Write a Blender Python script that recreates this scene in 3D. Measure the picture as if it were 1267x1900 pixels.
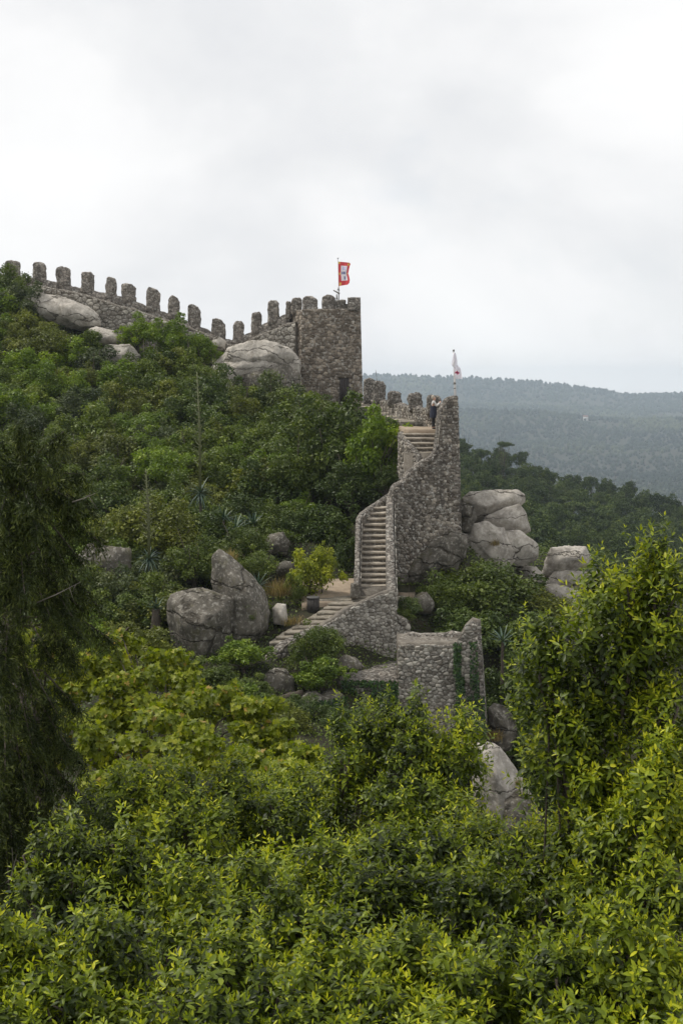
import bpy, bmesh, math, random
import numpy as np
from mathutils import Vector, Matrix, noise as mnoise

for _o in list(bpy.data.objects):
    bpy.data.objects.remove(_o, do_unlink=True)
SC = bpy.context.scene
COL = SC.collection

# ------------------------------------------------------------------ camera
CX, CY, FPX = 633.5, 950.0, 2200.0          # photograph is 1267 x 1900
HORIZON = 720.0
PITCH = math.atan((CY - HORIZON) / FPX)
cam_d = bpy.data.cameras.new('camera')
cam_d.sensor_fit = 'VERTICAL'
cam_d.sensor_height = 36.0
cam_d.lens = 36.0 * FPX / 1900.0
cam_d.clip_start = 0.1
cam_d.clip_end = 20000.0
cam = bpy.data.objects.new('camera', cam_d)
cam.rotation_euler = (math.radians(90) - PITCH, 0, 0)
COL.objects.link(cam)
SC.camera = cam

# ------------------------------------------------------------------ light
SUN_EL, SUN_AZ = math.radians(58), math.radians(-72)   # azimuth from +Y towards +X
sun_dir = Vector((math.sin(SUN_AZ) * math.cos(SUN_EL), math.cos(SUN_AZ) * math.cos(SUN_EL), math.sin(SUN_EL)))
sun_d = bpy.data.lights.new('sun', 'SUN')
sun_d.energy = 1.5
sun_d.angle = math.radians(12)
sun_d.color = (1.0, 0.95, 0.87)
sun_o = bpy.data.objects.new('sun', sun_d)
sun_o.rotation_euler = sun_dir.to_track_quat('Z', 'Y').to_euler()
sun_o.location = (0, 0, 60)
COL.objects.link(sun_o)

W = bpy.data.worlds.new('World')
SC.world = W
W.use_nodes = True
wn = W.node_tree
wn.nodes.clear()


def nd(nt, typ, **kw):
    n = nt.nodes.new(typ)
    for k, v in kw.items():
        if k.startswith('i_'):
            key = k[2:]
            key = int(key) if key.isdigit() else key.replace('_', ' ')
            n.inputs[key].default_value = v
        else:
            setattr(n, k, v)
    return n


def ramp(nt, stops, interp='LINEAR'):
    r = nt.nodes.new('ShaderNodeValToRGB')
    cr = r.color_ramp
    cr.interpolation = interp
    while len(cr.elements) < len(stops):
        cr.elements.new(0.5)
    for e, (p, c) in zip(cr.elements, stops):
        e.position = p
        e.color = (c[0], c[1], c[2], 1) if not isinstance(c, (int, float)) else (c, c, c, 1)
    return r


def lk(nt, a, ao, b, bi):
    nt.links.new(a.outputs[ao], b.inputs[bi])


w_out = nd(wn, 'ShaderNodeOutputWorld')
w_sky = nd(wn, 'ShaderNodeTexSky', sky_type='NISHITA', sun_disc=False, sun_elevation=SUN_EL, sun_rotation=SUN_AZ)
w_bg1 = nd(wn, 'ShaderNodeBackground', i_Strength=0.065)
lk(wn, w_sky, 0, w_bg1, 0)
w_tc = nd(wn, 'ShaderNodeTexCoord')
w_map = nd(wn, 'ShaderNodeMapping')
w_map.inputs['Scale'].default_value = (1.0, 1.0, 1.7)
w_map.inputs['Location'].default_value = (0.35, 0.1, 0.22)
lk(wn, w_tc, 'Generated', w_map, 'Vector')
w_n1 = nd(wn, 'ShaderNodeTexNoise', i_Scale=2.6, i_Detail=8.0, i_Roughness=0.52, i_Distortion=0.25)
lk(wn, w_map, 0, w_n1, 'Vector')
w_r1 = ramp(wn, [(0.30, (0.42, 0.427, 0.442)), (0.43, (0.475, 0.479, 0.486)), (0.53, (0.53, 0.53, 0.532)), (0.66, (0.57, 0.57, 0.568))])
lk(wn, w_n1, 'Fac', w_r1, 'Fac')
w_bg2 = nd(wn, 'ShaderNodeBackground', i_Strength=1.0)
lk(wn, w_r1, 0, w_bg2, 0)
w_n2 = nd(wn, 'ShaderNodeTexNoise', i_Scale=4.0, i_Detail=6.0, i_Roughness=0.55)
lk(wn, w_map, 0, w_n2, 'Vector')
w_r2 = ramp(wn, [(0.30, 0.80), (0.45, 1.0)])
lk(wn, w_n2, 'Fac', w_r2, 'Fac')
w_mix = nd(wn, 'ShaderNodeMixShader')
lk(wn, w_r2, 0, w_mix, 0)
lk(wn, w_bg1, 0, w_mix, 1)
lk(wn, w_bg2, 0, w_mix, 2)
lk(wn, w_mix, 0, w_out, 'Surface')

SC.view_settings.view_transform = 'Standard'
SC.view_settings.look = 'None'
SC.view_settings.exposure = 0.90
SC.view_settings.gamma = 1.0
SC.view_settings.use_curve_mapping = False
SC.render.engine = 'CYCLES'
SC.cycles.use_denoising = True
SC.cycles.max_bounces = 6
SC.cycles.diffuse_bounces = 3
SC.cycles.glossy_bounces = 2
SC.cycles.transmission_bounces = 3
SC.cycles.volume_bounces = 4
SC.cycles.sample_clamp_indirect = 8.0

RNG = np.random.default_rng(7)
random.seed(7)
SP, CP = math.sin(PITCH), math.cos(PITCH)


def P(px, py, Y):
    """point at world depth Y on the ray through a photograph pixel"""
    a = (px - CX) / FPX
    b = -(py - CY) / FPX
    t = Y / (CP + b * SP)
    return np.array([a * t, Y, (-SP + b * CP) * t])


def M(pix, Y):
    """metres spanned by pix pixels at depth Y"""
    return pix * Y / FPX


# ------------------------------------------------------------------ scene helpers
def np_mesh(name, V, F, tint=None, smooth=False):
    me = bpy.data.meshes.new(name)
    V = np.asarray(V, dtype=np.float32)
    me.vertices.add(len(V))
    me.vertices.foreach_set('co', V.ravel())
    if isinstance(F, np.ndarray):
        k = F.shape[1]
        me.loops.add(F.size)
        me.loops.foreach_set('vertex_index', F.astype(np.int32).ravel())
        me.polygons.add(len(F))
        me.polygons.foreach_set('loop_start', np.arange(0, F.size, k, dtype=np.int32))
        n = len(F)
    else:
        lens = np.array([len(f) for f in F], dtype=np.int32)
        flat = np.concatenate([np.asarray(f, dtype=np.int32) for f in F])
        me.loops.add(len(flat))
        me.loops.foreach_set('vertex_index', flat)
        me.polygons.add(len(F))
        me.polygons.foreach_set('loop_start', np.concatenate([[0], np.cumsum(lens)[:-1]]).astype(np.int32))
        n = len(F)
    if smooth:
        me.polygons.foreach_set('use_smooth', np.ones(n, dtype=bool))
    if tint is not None:
        at = me.attributes.new('tint', 'FLOAT', 'POINT')
        at.data.foreach_set('value', np.asarray(tint, dtype=np.float32))
    me.update(calc_edges=True)
    return me


def link(name, data, parent=None, loc=(0, 0, 0)):
    o = bpy.data.objects.new(name, data)
    COL.objects.link(o)
    o.location = loc
    if parent is not None:
        o.parent = parent
    return o


def setmat(o, *mats):
    if len(o.data.materials) == 0:
        for m in mats:
            o.data.materials.append(m)
    return o


def tag(o, label=None, cat=None, group=None, kind=None):
    if label:
        o['label'] = label
    if cat:
        o['category'] = cat
    if group:
        o['group'] = group
    if kind:
        o['kind'] = kind
    return o


def thing(name, label, cat, loc=(0, 0, 0), group=None, rz=0.0):
    o = link(name, None, None, tuple(float(v) for v in loc))
    o.rotation_euler = (0, 0, rz)
    return tag(o, label, cat, group)


def part(name, V, F, mat, parent, base=(0, 0, 0), tint=None, smooth=False, kind=None):
    """V in world coordinates; base = world position of the root thing"""
    me = np_mesh(name, np.asarray(V, dtype=float) - np.asarray(base, dtype=float), F, tint, smooth)
    o = link(name, me, parent)
    setmat(o, mat)
    if kind:
        o['kind'] = kind
    return o


def joinVF(lst):
    Vs, Fs, off = [], [], 0
    for V, F in lst:
        V = np.asarray(V, dtype=float)
        Vs.append(V)
        for f in F:
            Fs.append([i + off for i in f])
        off += len(V)
    return np.concatenate(Vs), Fs


def tube(path, radii, sides=7, cap=True):
    path = [np.asarray(p, dtype=float) for p in path]
    V, F = [], []
    n = len(path)
    ref = np.array([0.31, 0.17, 0.93])
    for i, p in enumerate(path):
        t = path[min(i + 1, n - 1)] - path[max(i - 1, 0)]
        t = t / (np.linalg.norm(t) + 1e-9)
        a = np.cross(t, ref)
        if np.linalg.norm(a) < 0.1:
            a = np.cross(t, np.array([1.0, 0, 0]))
        a /= np.linalg.norm(a)
        b = np.cross(t, a)
        for k in range(sides):
            an = 2 * math.pi * k / sides
            V.append(p + radii[i] * (math.cos(an) * a + math.sin(an) * b))
    for i in range(n - 1):
        for k in range(sides):
            k2 = (k + 1) % sides
            F.append([i * sides + k, i * sides + k2, (i + 1) * sides + k2, (i + 1) * sides + k])
    if cap:
        F.append(list(range(sides))[::-1])
        F.append([(n - 1) * sides + k for k in range(sides)])
    return np.array(V), F


def boxVF(c, s, rz=0.0):
    c = np.asarray(c, float)
    hx, hy, hz = s[0] / 2, s[1] / 2, s[2] / 2
    V = np.array([[x, y, z] for z in (-hz, hz) for y in (-hy, hy) for x in (-hx, hx)], float)
    if rz:
        R = np.array([[math.cos(rz), -math.sin(rz), 0], [math.sin(rz), math.cos(rz), 0], [0, 0, 1]])
        V = V @ R.T
    F = [[0, 2, 3, 1], [4, 5, 7, 6], [0, 1, 5, 4], [2, 6, 7, 3], [0, 4, 6, 2], [1, 3, 7, 5]]
    return V + c, F


def hash2(ix, iy, s=0):
    h = (ix * 374761393 + iy * 668265263 + s * 1442695041) & 0x7fffffff
    h = (h ^ (h >> 13)) * 1274126177 & 0x7fffffff
    return ((h ^ (h >> 16)) & 0xffff) / 65535.0


def vnoise(x, y, s=0):
    x = np.asarray(x, float)
    y = np.asarray(y, float)
    ix, iy = np.floor(x).astype(np.int64), np.floor(y).astype(np.int64)
    fx, fy = x - ix, y - iy
    fx = fx * fx * (3 - 2 * fx)
    fy = fy * fy * (3 - 2 * fy)
    a, b = hash2(ix, iy, s), hash2(ix + 1, iy, s)
    c, d = hash2(ix, iy + 1, s), hash2(ix + 1, iy + 1, s)
    return (a * (1 - fx) + b * fx) * (1 - fy) + (c * (1 - fx) + d * fx) * fy


def fbm(x, y, s=0, o=4):
    r, a, t = 0.0, 1.0, 0.0
    for k in range(o):
        r = r + a * (vnoise(np.asarray(x) * 2 ** k, np.asarray(y) * 2 ** k, s + k) - 0.5)
        t += a
        a *= 0.5
    return r / t * 2


# ------------------------------------------------------------------ materials
def base_mat(name):
    m = bpy.data.materials.new(name)
    m.use_nodes = True
    nt = m.node_tree
    nt.nodes.clear()
    out = nd(nt, 'ShaderNodeOutputMaterial')
    return m, nt, out


def mixc(nt, mode, fac, a, b):
    n = nd(nt, 'ShaderNodeMix', data_type='RGBA', blend_type=mode)
    for sock, v in ((0, fac), (6, a), (7, b)):
        if isinstance(v, tuple) and len(v) == 2 and hasattr(v[0], 'outputs'):
            nt.links.new(v[0].outputs[v[1]], n.inputs[sock])
        elif isinstance(v, (int, float)) and sock == 0:
            n.inputs[0].default_value = v
        elif isinstance(v, (tuple, list)):
            n.inputs[sock].default_value = (v[0], v[1], v[2], 1)
    return n


def stone_mat(name, lo, hi, lichen=0.5, cells=None, cellmix=0.6, lichen_col=(0.52, 0.5, 0.45), stain=(0.09, 0.08, 0.07), stainamt=0.5, rough=0.9, bump=0.6, nscale=3.0, objrand=0.0, lscale=9.0, cracks=0.0, moss=0.0):
    m, nt, out = base_mat(name)
    geo = nd(nt, 'ShaderNodeNewGeometry')
    n1 = nd(nt, 'ShaderNodeTexNoise', i_Scale=nscale, i_Detail=9.0, i_Roughness=0.65)
    lk(nt, geo, 'Position', n1, 'Vector')
    r1 = ramp(nt, [(0.28, lo), (0.68, hi)])
    lk(nt, n1, 'Fac', r1, 'Fac')
    col = (r1, 0)
    hsrc = (n1, 'Fac')
    if cells:
        wob = nd(nt, 'ShaderNodeTexNoise', i_Scale=cells * 1.3, i_Detail=2.0)
        lk(nt, geo, 'Position', wob, 'Vector')
        vm = nd(nt, 'ShaderNodeVectorMath', operation='MULTIPLY_ADD')
        lk(nt, wob, 'Color', vm, 0)
        vm.inputs[1].default_value = (0.14, 0.14, 0.14)
        lk(nt, geo, 'Position', vm, 2)
        mp = nd(nt, 'ShaderNodeMapping')
        mp.inputs['Scale'].default_value = (1, 1, 1.35)
        lk(nt, vm, 0, mp, 0)
        v = nd(nt, 'ShaderNodeTexVoronoi', i_Scale=cells)
        lk(nt, mp, 0, v, 'Vector')
        ve = nd(nt, 'ShaderNodeTexVoronoi', feature='DISTANCE_TO_EDGE', i_Scale=cells)
        lk(nt, mp, 0, ve, 'Vector')
        sep = nd(nt, 'ShaderNodeSeparateColor')
        lk(nt, v, 'Color', sep, 0)
        rc = ramp(nt, [(0.0, tuple(c * 0.45 for c in lo)), (0.55, tuple((a + b) / 2 for a, b in zip(lo, hi))), (1.0, tuple(c * 1.35 for c in hi))])
        lk(nt, sep, 0, rc, 'Fac')
        mx = mixc(nt, 'MIX', cellmix, col, (rc, 0))
        re = ramp(nt, [(0.0, 0.22), (0.09, 1.0)])
        lk(nt, ve, 'Distance', re, 'Fac')
        mx2 = mixc(nt, 'MULTIPLY', 0.85, (mx, 2), (re, 0))
        col = (mx2, 2)
        rh = ramp(nt, [(0.0, 0.0), (0.16, 1.0)])
        lk(nt, ve, 'Distance', rh, 'Fac')
        add = nd(nt, 'ShaderNodeMath', operation='MULTIPLY_ADD', i_1=0.5)
        lk(nt, n1, 'Fac', add, 0)
        lk(nt, rh, 0, add, 2)
        hsrc = (add, 0)
    if objrand:
        oi = nd(nt, 'ShaderNodeAttribute', attribute_name='tint')
        ro = ramp(nt, [(0.0, (1 - objrand, 1 - objrand * 1.05, 1 - objrand * 1.1)), (0.7, (1, 1, 1)), (1.0, (1 + objrand * 1.3, 1 + objrand * 1.3, 1 + objrand * 1.25))])
        lk(nt, oi, 'Fac', ro, 'Fac')
        mo = mixc(nt, 'MULTIPLY', 1.0, col, (ro, 0))
        col = (mo, 2)
    # weather stains with a shape of their own
    n3 = nd(nt, 'ShaderNodeTexNoise', i_Scale=0.9, i_Detail=7.0, i_Roughness=0.7)
    mp3 = nd(nt, 'ShaderNodeMapping')
    mp3.inputs['Scale'].default_value = (1.6, 1.6, 0.6)
    lk(nt, geo, 'Position', mp3, 0)
    lk(nt, mp3, 0, n3, 'Vector')
    r3 = ramp(nt, [(0.44, 0.0), (0.60, 1.0)])
    lk(nt, n3, 'Fac', r3, 'Fac')
    sm = nd(nt, 'ShaderNodeMath', operation='MULTIPLY', i_1=stainamt)
    lk(nt, r3, 0, sm, 0)
    mx3 = mixc(nt, 'MIX', (sm, 0), col, stain)
    col = (mx3, 2)
    # lichen blotches
    n4 = nd(nt, 'ShaderNodeTexNoise', i_Scale=lscale, i_Detail=5.0, i_Roughness=0.6)
    lk(nt, geo, 'Position', n4, 'Vector')
    r4 = ramp(nt, [(0.53, 0.0), (0.63, 1.0)])
    lk(nt, n4, 'Fac', r4, 'Fac')
    lm = nd(nt, 'ShaderNodeMath', operation='MULTIPLY', i_1=lichen)
    lk(nt, r4, 0, lm, 0)
    mx4 = mixc(nt, 'MIX', (lm, 0), col, lichen_col)
    col = (mx4, 2)
    if moss:
        n6 = nd(nt, 'ShaderNodeTexNoise', i_Scale=1.7, i_Detail=6.0, i_Roughness=0.7)
        lk(nt, geo, 'Position', n6, 'Vector')
        r6 = ramp(nt, [(0.56, 0.0), (0.66, 1.0)])
        lk(nt, n6, 'Fac', r6, 'Fac')
        mm = nd(nt, 'ShaderNodeMath', operation='MULTIPLY', i_1=moss)
        lk(nt, r6, 0, mm, 0)
        mx6 = mixc(nt, 'MIX', (mm, 0), col, (0.075, 0.07, 0.025))
        col = (mx6, 2)
    if cracks:
        wn_ = nd(nt, 'ShaderNodeTexNoise', i_Scale=0.9, i_Detail=4.0, i_Roughness=0.6)
        lk(nt, geo, 'Position', wn_, 'Vector')
        va = nd(nt, 'ShaderNodeVectorMath', operation='MULTIPLY_ADD')
        lk(nt, wn_, 'Color', va, 0)
        va.inputs[1].default_value = (1.1, 1.1, 1.1)
        lk(nt, geo, 'Position', va, 2)
        mpc = nd(nt, 'ShaderNodeMapping')
        mpc.inputs['Scale'].default_value = (0.28, 0.4, 1.5)
        mpc.inputs['Rotation'].default_value = (0.0, 0.45, 0.3)
        lk(nt, va, 0, mpc, 0)
        vc = nd(nt, 'ShaderNodeTexVoronoi', feature='DISTANCE_TO_EDGE', i_Scale=cracks)
        lk(nt, mpc, 0, vc, 'Vector')
        rcx = ramp(nt, [(0.0, 0.0), (0.022, 1.0)])
        lk(nt, vc, 'Distance', rcx, 'Fac')
        mcx = mixc(nt, 'MIX', (rcx, 0), (0.045, 0.038, 0.028), col)
        col = (mcx, 2)
        ad2 = nd(nt, 'ShaderNodeMath', operation='MULTIPLY_ADD', i_1=0.9)
        lk(nt, rcx, 0, ad2, 0)
        nt.links.new(hsrc[0].outputs[hsrc[1]], ad2.inputs[2])
        hsrc = (ad2, 0)
    p = nd(nt, 'ShaderNodeBsdfPrincipled', i_Roughness=rough)
    p.inputs['Specular IOR Level'].default_value = 0.25
    nt.links.new(col[0].outputs[col[1]], p.inputs['Base Color'])
    n5 = nd(nt, 'ShaderNodeTexNoise', i_Scale=22.0, i_Detail=6.0, i_Roughness=0.7)
    lk(nt, geo, 'Position', n5, 'Vector')
    ha = nd(nt, 'ShaderNodeMath', operation='MULTIPLY_ADD', i_1=0.35)
    lk(nt, n5, 'Fac', ha, 0)
    nt.links.new(hsrc[0].outputs[hsrc[1]], ha.inputs[2])
    bp = nd(nt, 'ShaderNodeBump', i_Strength=bump, i_Distance=0.08)
    lk(nt, ha, 0, bp, 'Height')
    lk(nt, bp, 0, p, 'Normal')
    lk(nt, p, 0, out, 0)
    return m


def leaf_mat(name, stops, rough=0.45, spec=0.5, trans=0.3, ovar=0.25, hue=0.0):
    m, nt, out = base_mat(name)
    at = nd(nt, 'ShaderNodeAttribute', attribute_name='tint')
    r = ramp(nt, stops)
    lk(nt, at, 'Fac', r, 'Fac')
    oi = nd(nt, 'ShaderNodeObjectInfo')
    ro = ramp(nt, [(0.0, (1 - ovar, 1 - ovar * 0.9, 1 - ovar * 0.8)), (1.0, (1 + ovar, 1 + ovar * 0.9, 1 + ovar * 0.3))])
    lk(nt, oi, 'Random', ro, 'Fac')
    mo = mixc(nt, 'MULTIPLY', 1.0, (r, 0), (ro, 0))
    p = nd(nt, 'ShaderNodeBsdfPrincipled', i_Roughness=rough)
    p.inputs['Specular IOR Level'].default_value = spec
    lk(nt, mo, 2, p, 'Base Color')
    tr = nd(nt, 'ShaderNodeBsdfTranslucent')
    br = mixc(nt, 'MULTIPLY', 1.0, (mo, 2), (1.5, 1.6, 0.7))
    lk(nt, br, 2, tr, 'Color')
    mx = nd(nt, 'ShaderNodeMixShader', i_0=trans)
    lk(nt, p, 0, mx, 1)
    lk(nt, tr, 0, mx, 2)
    lk(nt, mx, 0, out, 0)
    return m


def plain_mat(name, col, rough=0.7, var=0.25, scale=12.0, metal=0.0, bump=0.15):
    m, nt, out = base_mat(name)
    geo = nd(nt, 'ShaderNodeNewGeometry')
    n1 = nd(nt, 'ShaderNodeTexNoise', i_Scale=scale, i_Detail=6.0, i_Roughness=0.65)
    lk(nt, geo, 'Position', n1, 'Vector')
    r = ramp(nt, [(0.3, tuple(c * (1 - var) for c in col)), (0.7, tuple(min(1, c * (1 + var)) for c in col))])
    lk(nt, n1, 'Fac', r, 'Fac')
    p = nd(nt, 'ShaderNodeBsdfPrincipled', i_Roughness=rough, i_Metallic=metal)
    lk(nt, r, 0, p, 'Base Color')
    bp = nd(nt, 'ShaderNodeBump', i_Strength=bump, i_Distance=0.05)
    lk(nt, n1, 'Fac', bp, 'Height')
    lk(nt, bp, 0, p, 'Normal')
    lk(nt, p, 0, out, 0)
    return m


m_rubble = stone_mat('rubble_wall', (0.10, 0.088, 0.073), (0.25, 0.222, 0.19), lichen=0.55, cells=4.6, cellmix=0.65, stainamt=0.45)
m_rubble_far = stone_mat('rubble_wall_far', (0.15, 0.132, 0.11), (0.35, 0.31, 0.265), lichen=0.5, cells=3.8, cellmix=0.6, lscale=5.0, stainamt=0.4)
m_mortar = stone_mat('mortar', (0.10, 0.086, 0.07), (0.22, 0.195, 0.16), lichen=0.15, stainamt=0.3)
m_stone_tower = stone_mat('tower_stone', (0.14, 0.117, 0.092), (0.32, 0.27, 0.215), lichen=0.55, objrand=0.5, stainamt=0.55, stain=(0.095, 0.078, 0.06), lscale=5.0)
m_stone_pale = stone_mat('bastion_stone', (0.17, 0.155, 0.13), (0.42, 0.39, 0.34), lichen=0.75, objrand=0.5, stainamt=0.35, stain=(0.13, 0.115, 0.095), lscale=8.0)
m_stone_dark = stone_mat('stair_wall_stone', (0.12, 0.104, 0.084), (0.31, 0.275, 0.23), lichen=0.75, objrand=0.6, stainamt=0.6, lscale=7.0)
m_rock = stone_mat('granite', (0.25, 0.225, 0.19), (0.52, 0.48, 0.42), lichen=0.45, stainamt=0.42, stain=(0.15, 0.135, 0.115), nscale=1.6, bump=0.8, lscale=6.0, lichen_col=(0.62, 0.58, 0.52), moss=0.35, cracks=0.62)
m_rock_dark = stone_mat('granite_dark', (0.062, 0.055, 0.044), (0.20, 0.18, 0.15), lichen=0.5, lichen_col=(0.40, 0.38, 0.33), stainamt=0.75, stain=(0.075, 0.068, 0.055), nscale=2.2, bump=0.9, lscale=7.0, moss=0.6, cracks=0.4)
m_riser_shade_fill = stone_mat('riser_shade_fill_stone', (0.07, 0.06, 0.048), (0.19, 0.165, 0.135), lichen=0.35, stainamt=0.4, nscale=4.0)  # riser shade put into this darker colour; plain dark stone for the bastion fill
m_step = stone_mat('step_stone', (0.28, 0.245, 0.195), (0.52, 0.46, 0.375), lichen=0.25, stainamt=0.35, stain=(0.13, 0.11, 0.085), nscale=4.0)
m_step_dull = stone_mat('dull_step_stone', (0.16, 0.14, 0.11), (0.34, 0.30, 0.24), lichen=0.25, stainamt=0.5, stain=(0.09, 0.08, 0.055), nscale=4.0)
m_dirt = stone_mat('packed_dirt', (0.22, 0.17, 0.12), (0.40, 0.32, 0.235), lichen=0.0, stainamt=0.25, nscale=2.0, bump=0.3)
m_ground = stone_mat('hillside_soil', (0.012, 0.013, 0.006), (0.040, 0.034, 0.019), lichen=0.25, stainamt=0.4, stain=(0.02, 0.026, 0.009), nscale=0.8, bump=0.8, lichen_col=(0.035, 0.05, 0.014), lscale=2.0)
m_bark = plain_mat('bark', (0.075, 0.06, 0.045), 0.9, 0.4, 14.0, bump=0.6)
m_bark_pale = plain_mat('pale_bark', (0.17, 0.15, 0.125), 0.9, 0.35, 14.0, bump=0.6)
m_twig = plain_mat('green_twig', (0.09, 0.10, 0.035), 0.7, 0.35, 20.0)

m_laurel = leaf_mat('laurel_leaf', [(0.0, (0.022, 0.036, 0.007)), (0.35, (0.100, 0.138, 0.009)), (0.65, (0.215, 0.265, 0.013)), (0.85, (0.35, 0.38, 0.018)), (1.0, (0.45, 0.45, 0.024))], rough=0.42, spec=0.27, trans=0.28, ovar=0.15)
m_maple = leaf_mat('maple_leaf', [(0.0, (0.060, 0.090, 0.008)), (0.5, (0.15, 0.185, 0.012)), (0.85, (0.29, 0.31, 0.018)), (1.0, (0.32, 0.22, 0.05))], rough=0.5, spec=0.3, trans=0.38, ovar=0.15)
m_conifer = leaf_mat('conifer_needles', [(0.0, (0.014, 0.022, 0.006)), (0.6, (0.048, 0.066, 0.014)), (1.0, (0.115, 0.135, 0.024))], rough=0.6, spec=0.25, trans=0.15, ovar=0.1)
LEAF = {
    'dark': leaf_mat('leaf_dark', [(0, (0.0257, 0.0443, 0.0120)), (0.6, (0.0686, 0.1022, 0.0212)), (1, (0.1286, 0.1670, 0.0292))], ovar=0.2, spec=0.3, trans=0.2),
    'mid': leaf_mat('leaf_mid', [(0, (0.0387, 0.0613, 0.0133)), (0.6, (0.1073, 0.1448, 0.0240)), (1, (0.1972, 0.2300, 0.0345))], ovar=0.2, spec=0.3, trans=0.25),
    'bright': leaf_mat('leaf_bright', [(0, (0.0515, 0.0886, 0.0133)), (0.6, (0.1459, 0.2130, 0.0212)), (1, (0.2680, 0.3238, 0.0345))], ovar=0.18, spec=0.3, trans=0.3),
    'olive': leaf_mat('leaf_olive', [(0, (0.0515, 0.0629, 0.0138)), (0.6, (0.1407, 0.1620, 0.0276)), (1, (0.2402, 0.2479, 0.0404))], ovar=0.18, spec=0.3, trans=0.25),
    'blue': leaf_mat('leaf_blue', [(0, (0.0343, 0.0511, 0.0226)), (0.6, (0.0943, 0.1193, 0.0452)), (1, (0.1759, 0.1908, 0.0690))], ovar=0.15, spec=0.3, trans=0.2),
    'lime': leaf_mat('leaf_lime', [(0, (0.0965, 0.1193, 0.0133)), (0.6, (0.2680, 0.2982, 0.0240)), (1, (0.4397, 0.4260, 0.0372))], ovar=0.12, spec=0.3, trans=0.32),
}
m_pine = leaf_mat('pine_needles', [(0, (0.022, 0.038, 0.014)), (0.6, (0.062, 0.090, 0.026)), (1, (0.125, 0.15, 0.042))], ovar=0.35, spec=0.15, trans=0.1, rough=0.7)
m_wood_far = leaf_mat('far_wood', [(0, (0.010, 0.017, 0.010)), (0.6, (0.027, 0.038, 0.020)), (1, (0.075, 0.085, 0.042))], ovar=0.0, spec=0.1, trans=0.0, rough=0.8)
m_ivy = leaf_mat('ivy_leaf', [(0, (0.012, 0.034, 0.009)), (0.6, (0.030, 0.075, 0.014)), (1, (0.075, 0.14, 0.022))], ovar=0.1, spec=0.4, trans=0.2)
m_agave = leaf_mat('agave_blade', [(0, (0.028, 0.055, 0.038)), (0.7, (0.065, 0.105, 0.075)), (1, (0.12, 0.16, 0.10))], ovar=0.12, spec=0.35, trans=0.1)
m_dry = leaf_mat('dry_grass', [(0, (0.12, 0.085, 0.035)), (0.7, (0.26, 0.19, 0.085)), (1, (0.36, 0.28, 0.14))], ovar=0.1, spec=0.1, trans=0.3)

# ------------------------------------------------------------------ terrain
CTRL = []
for px, py, Y in [(560, 1130, 48.6), (600, 1118, 49.3), (664, 1110, 49.8), (600, 1101, 51.5), (650, 1094, 53), (580, 1094, 53), (740, 1110, 51.8), (764, 1108, 51.8), (750, 1095, 54), (620, 1112, 50), (560, 1150, 47.5), (500, 1205, 45), (370, 1240, 43.5), (200, 1170, 46), (50, 1150, 45), (-150, 1150, 45),
                  (0, 930, 62), (100, 930, 62), (300, 930, 62), (450, 935, 63), (540, 1000, 58), (610, 1040, 56), (-200, 900, 62), (660, 985, 60), (690, 930, 64),
                  (0, 690, 84), (100, 735, 82), (300, 760, 80), (500, 800, 76), (620, 815, 77), (-200, 650, 84), (690, 850, 70), (400, 720, 84),
                  (0, 560, 96), (100, 590, 95.5), (200, 650, 94), (300, 655, 94), (400, 672, 93), (520, 712, 91), (560, 745, 90), (660, 757, 89), (-200, 520, 97),
                  (700, 783, 78), (735, 800, 70), (780, 830, 63), (780, 870, 60), (850, 930, 62), (850, 1010, 61), (930, 1060, 63), (990, 1100, 64), (1060, 1150, 65), (1110, 1215, 62),
                  (740, 1105, 53), (800, 1120, 54), (800, 1170, 51), (850, 1270, 49), (760, 1230, 48.5), (700, 1245, 46.5), (650, 1290, 43), (740, 1345, 42), (850, 1370, 41.5), (905, 1400, 42), (960, 1450, 44), (1000, 1560, 40),
                  (600, 1340, 41), (520, 1330, 40), (450, 1290, 41), (300, 1300, 39), (150, 1270, 39), (0, 1270, 39)]:
    q_ = P(px, py, Y)
    if px < 700 and 55 < Y < 90 and py < 960:
        q_[2] -= 1.5
    if px > 845 and Y < 70:
        q_[2] -= 2.2 if py > 1200 else 1.6
    CTRL.append(q_)
for x, y, z in [(-14, -8, -7), (0, -8, -7), (14, -8, -7.5), (-14, 6, -7), (0, 6, -7.3), (12, 6, -8), (-12, 14, -7.6), (0, 14, -8.2), (9, 14, -9), (-12, 24, -9), (0, 24, -10.5), (8, 24, -13),
                (-10, 32, -10.4), (0, 32, -12), (9, 33, -20), (25, 10, -12), (20, 30, -22), (30, 45, -28), (30, 65, -30), (24, 75, -27), (16, 80, -18), (40, 20, -22), (55, 50, -36), (55, 90, -38), (20, 105, -28), (0, 106, -14), (-20, 108, -8), (-50, 108, -4), (-55, 60, -6), (-50, 20, -8), (8, 96, -12), (10, 88, -13), (7.6, 70, -14), (10, 68, -17), (13, 70, -22), (6, 76, -11), (5.5, 84, -9), (16, 66, -22), (18, 58, -20), (14, 62, -17)]:
    CTRL.append(np.array([x, y, z], float))
CTRL = np.array(CTRL)


def z_near(X, Y):
    d2 = (X[..., None] - CTRL[:, 0]) ** 2 + (Y[..., None] - CTRL[:, 1]) ** 2 + 0.6
    w = d2 ** -1.8
    return (w * CTRL[:, 2]).sum(-1) / w.sum(-1)


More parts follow.
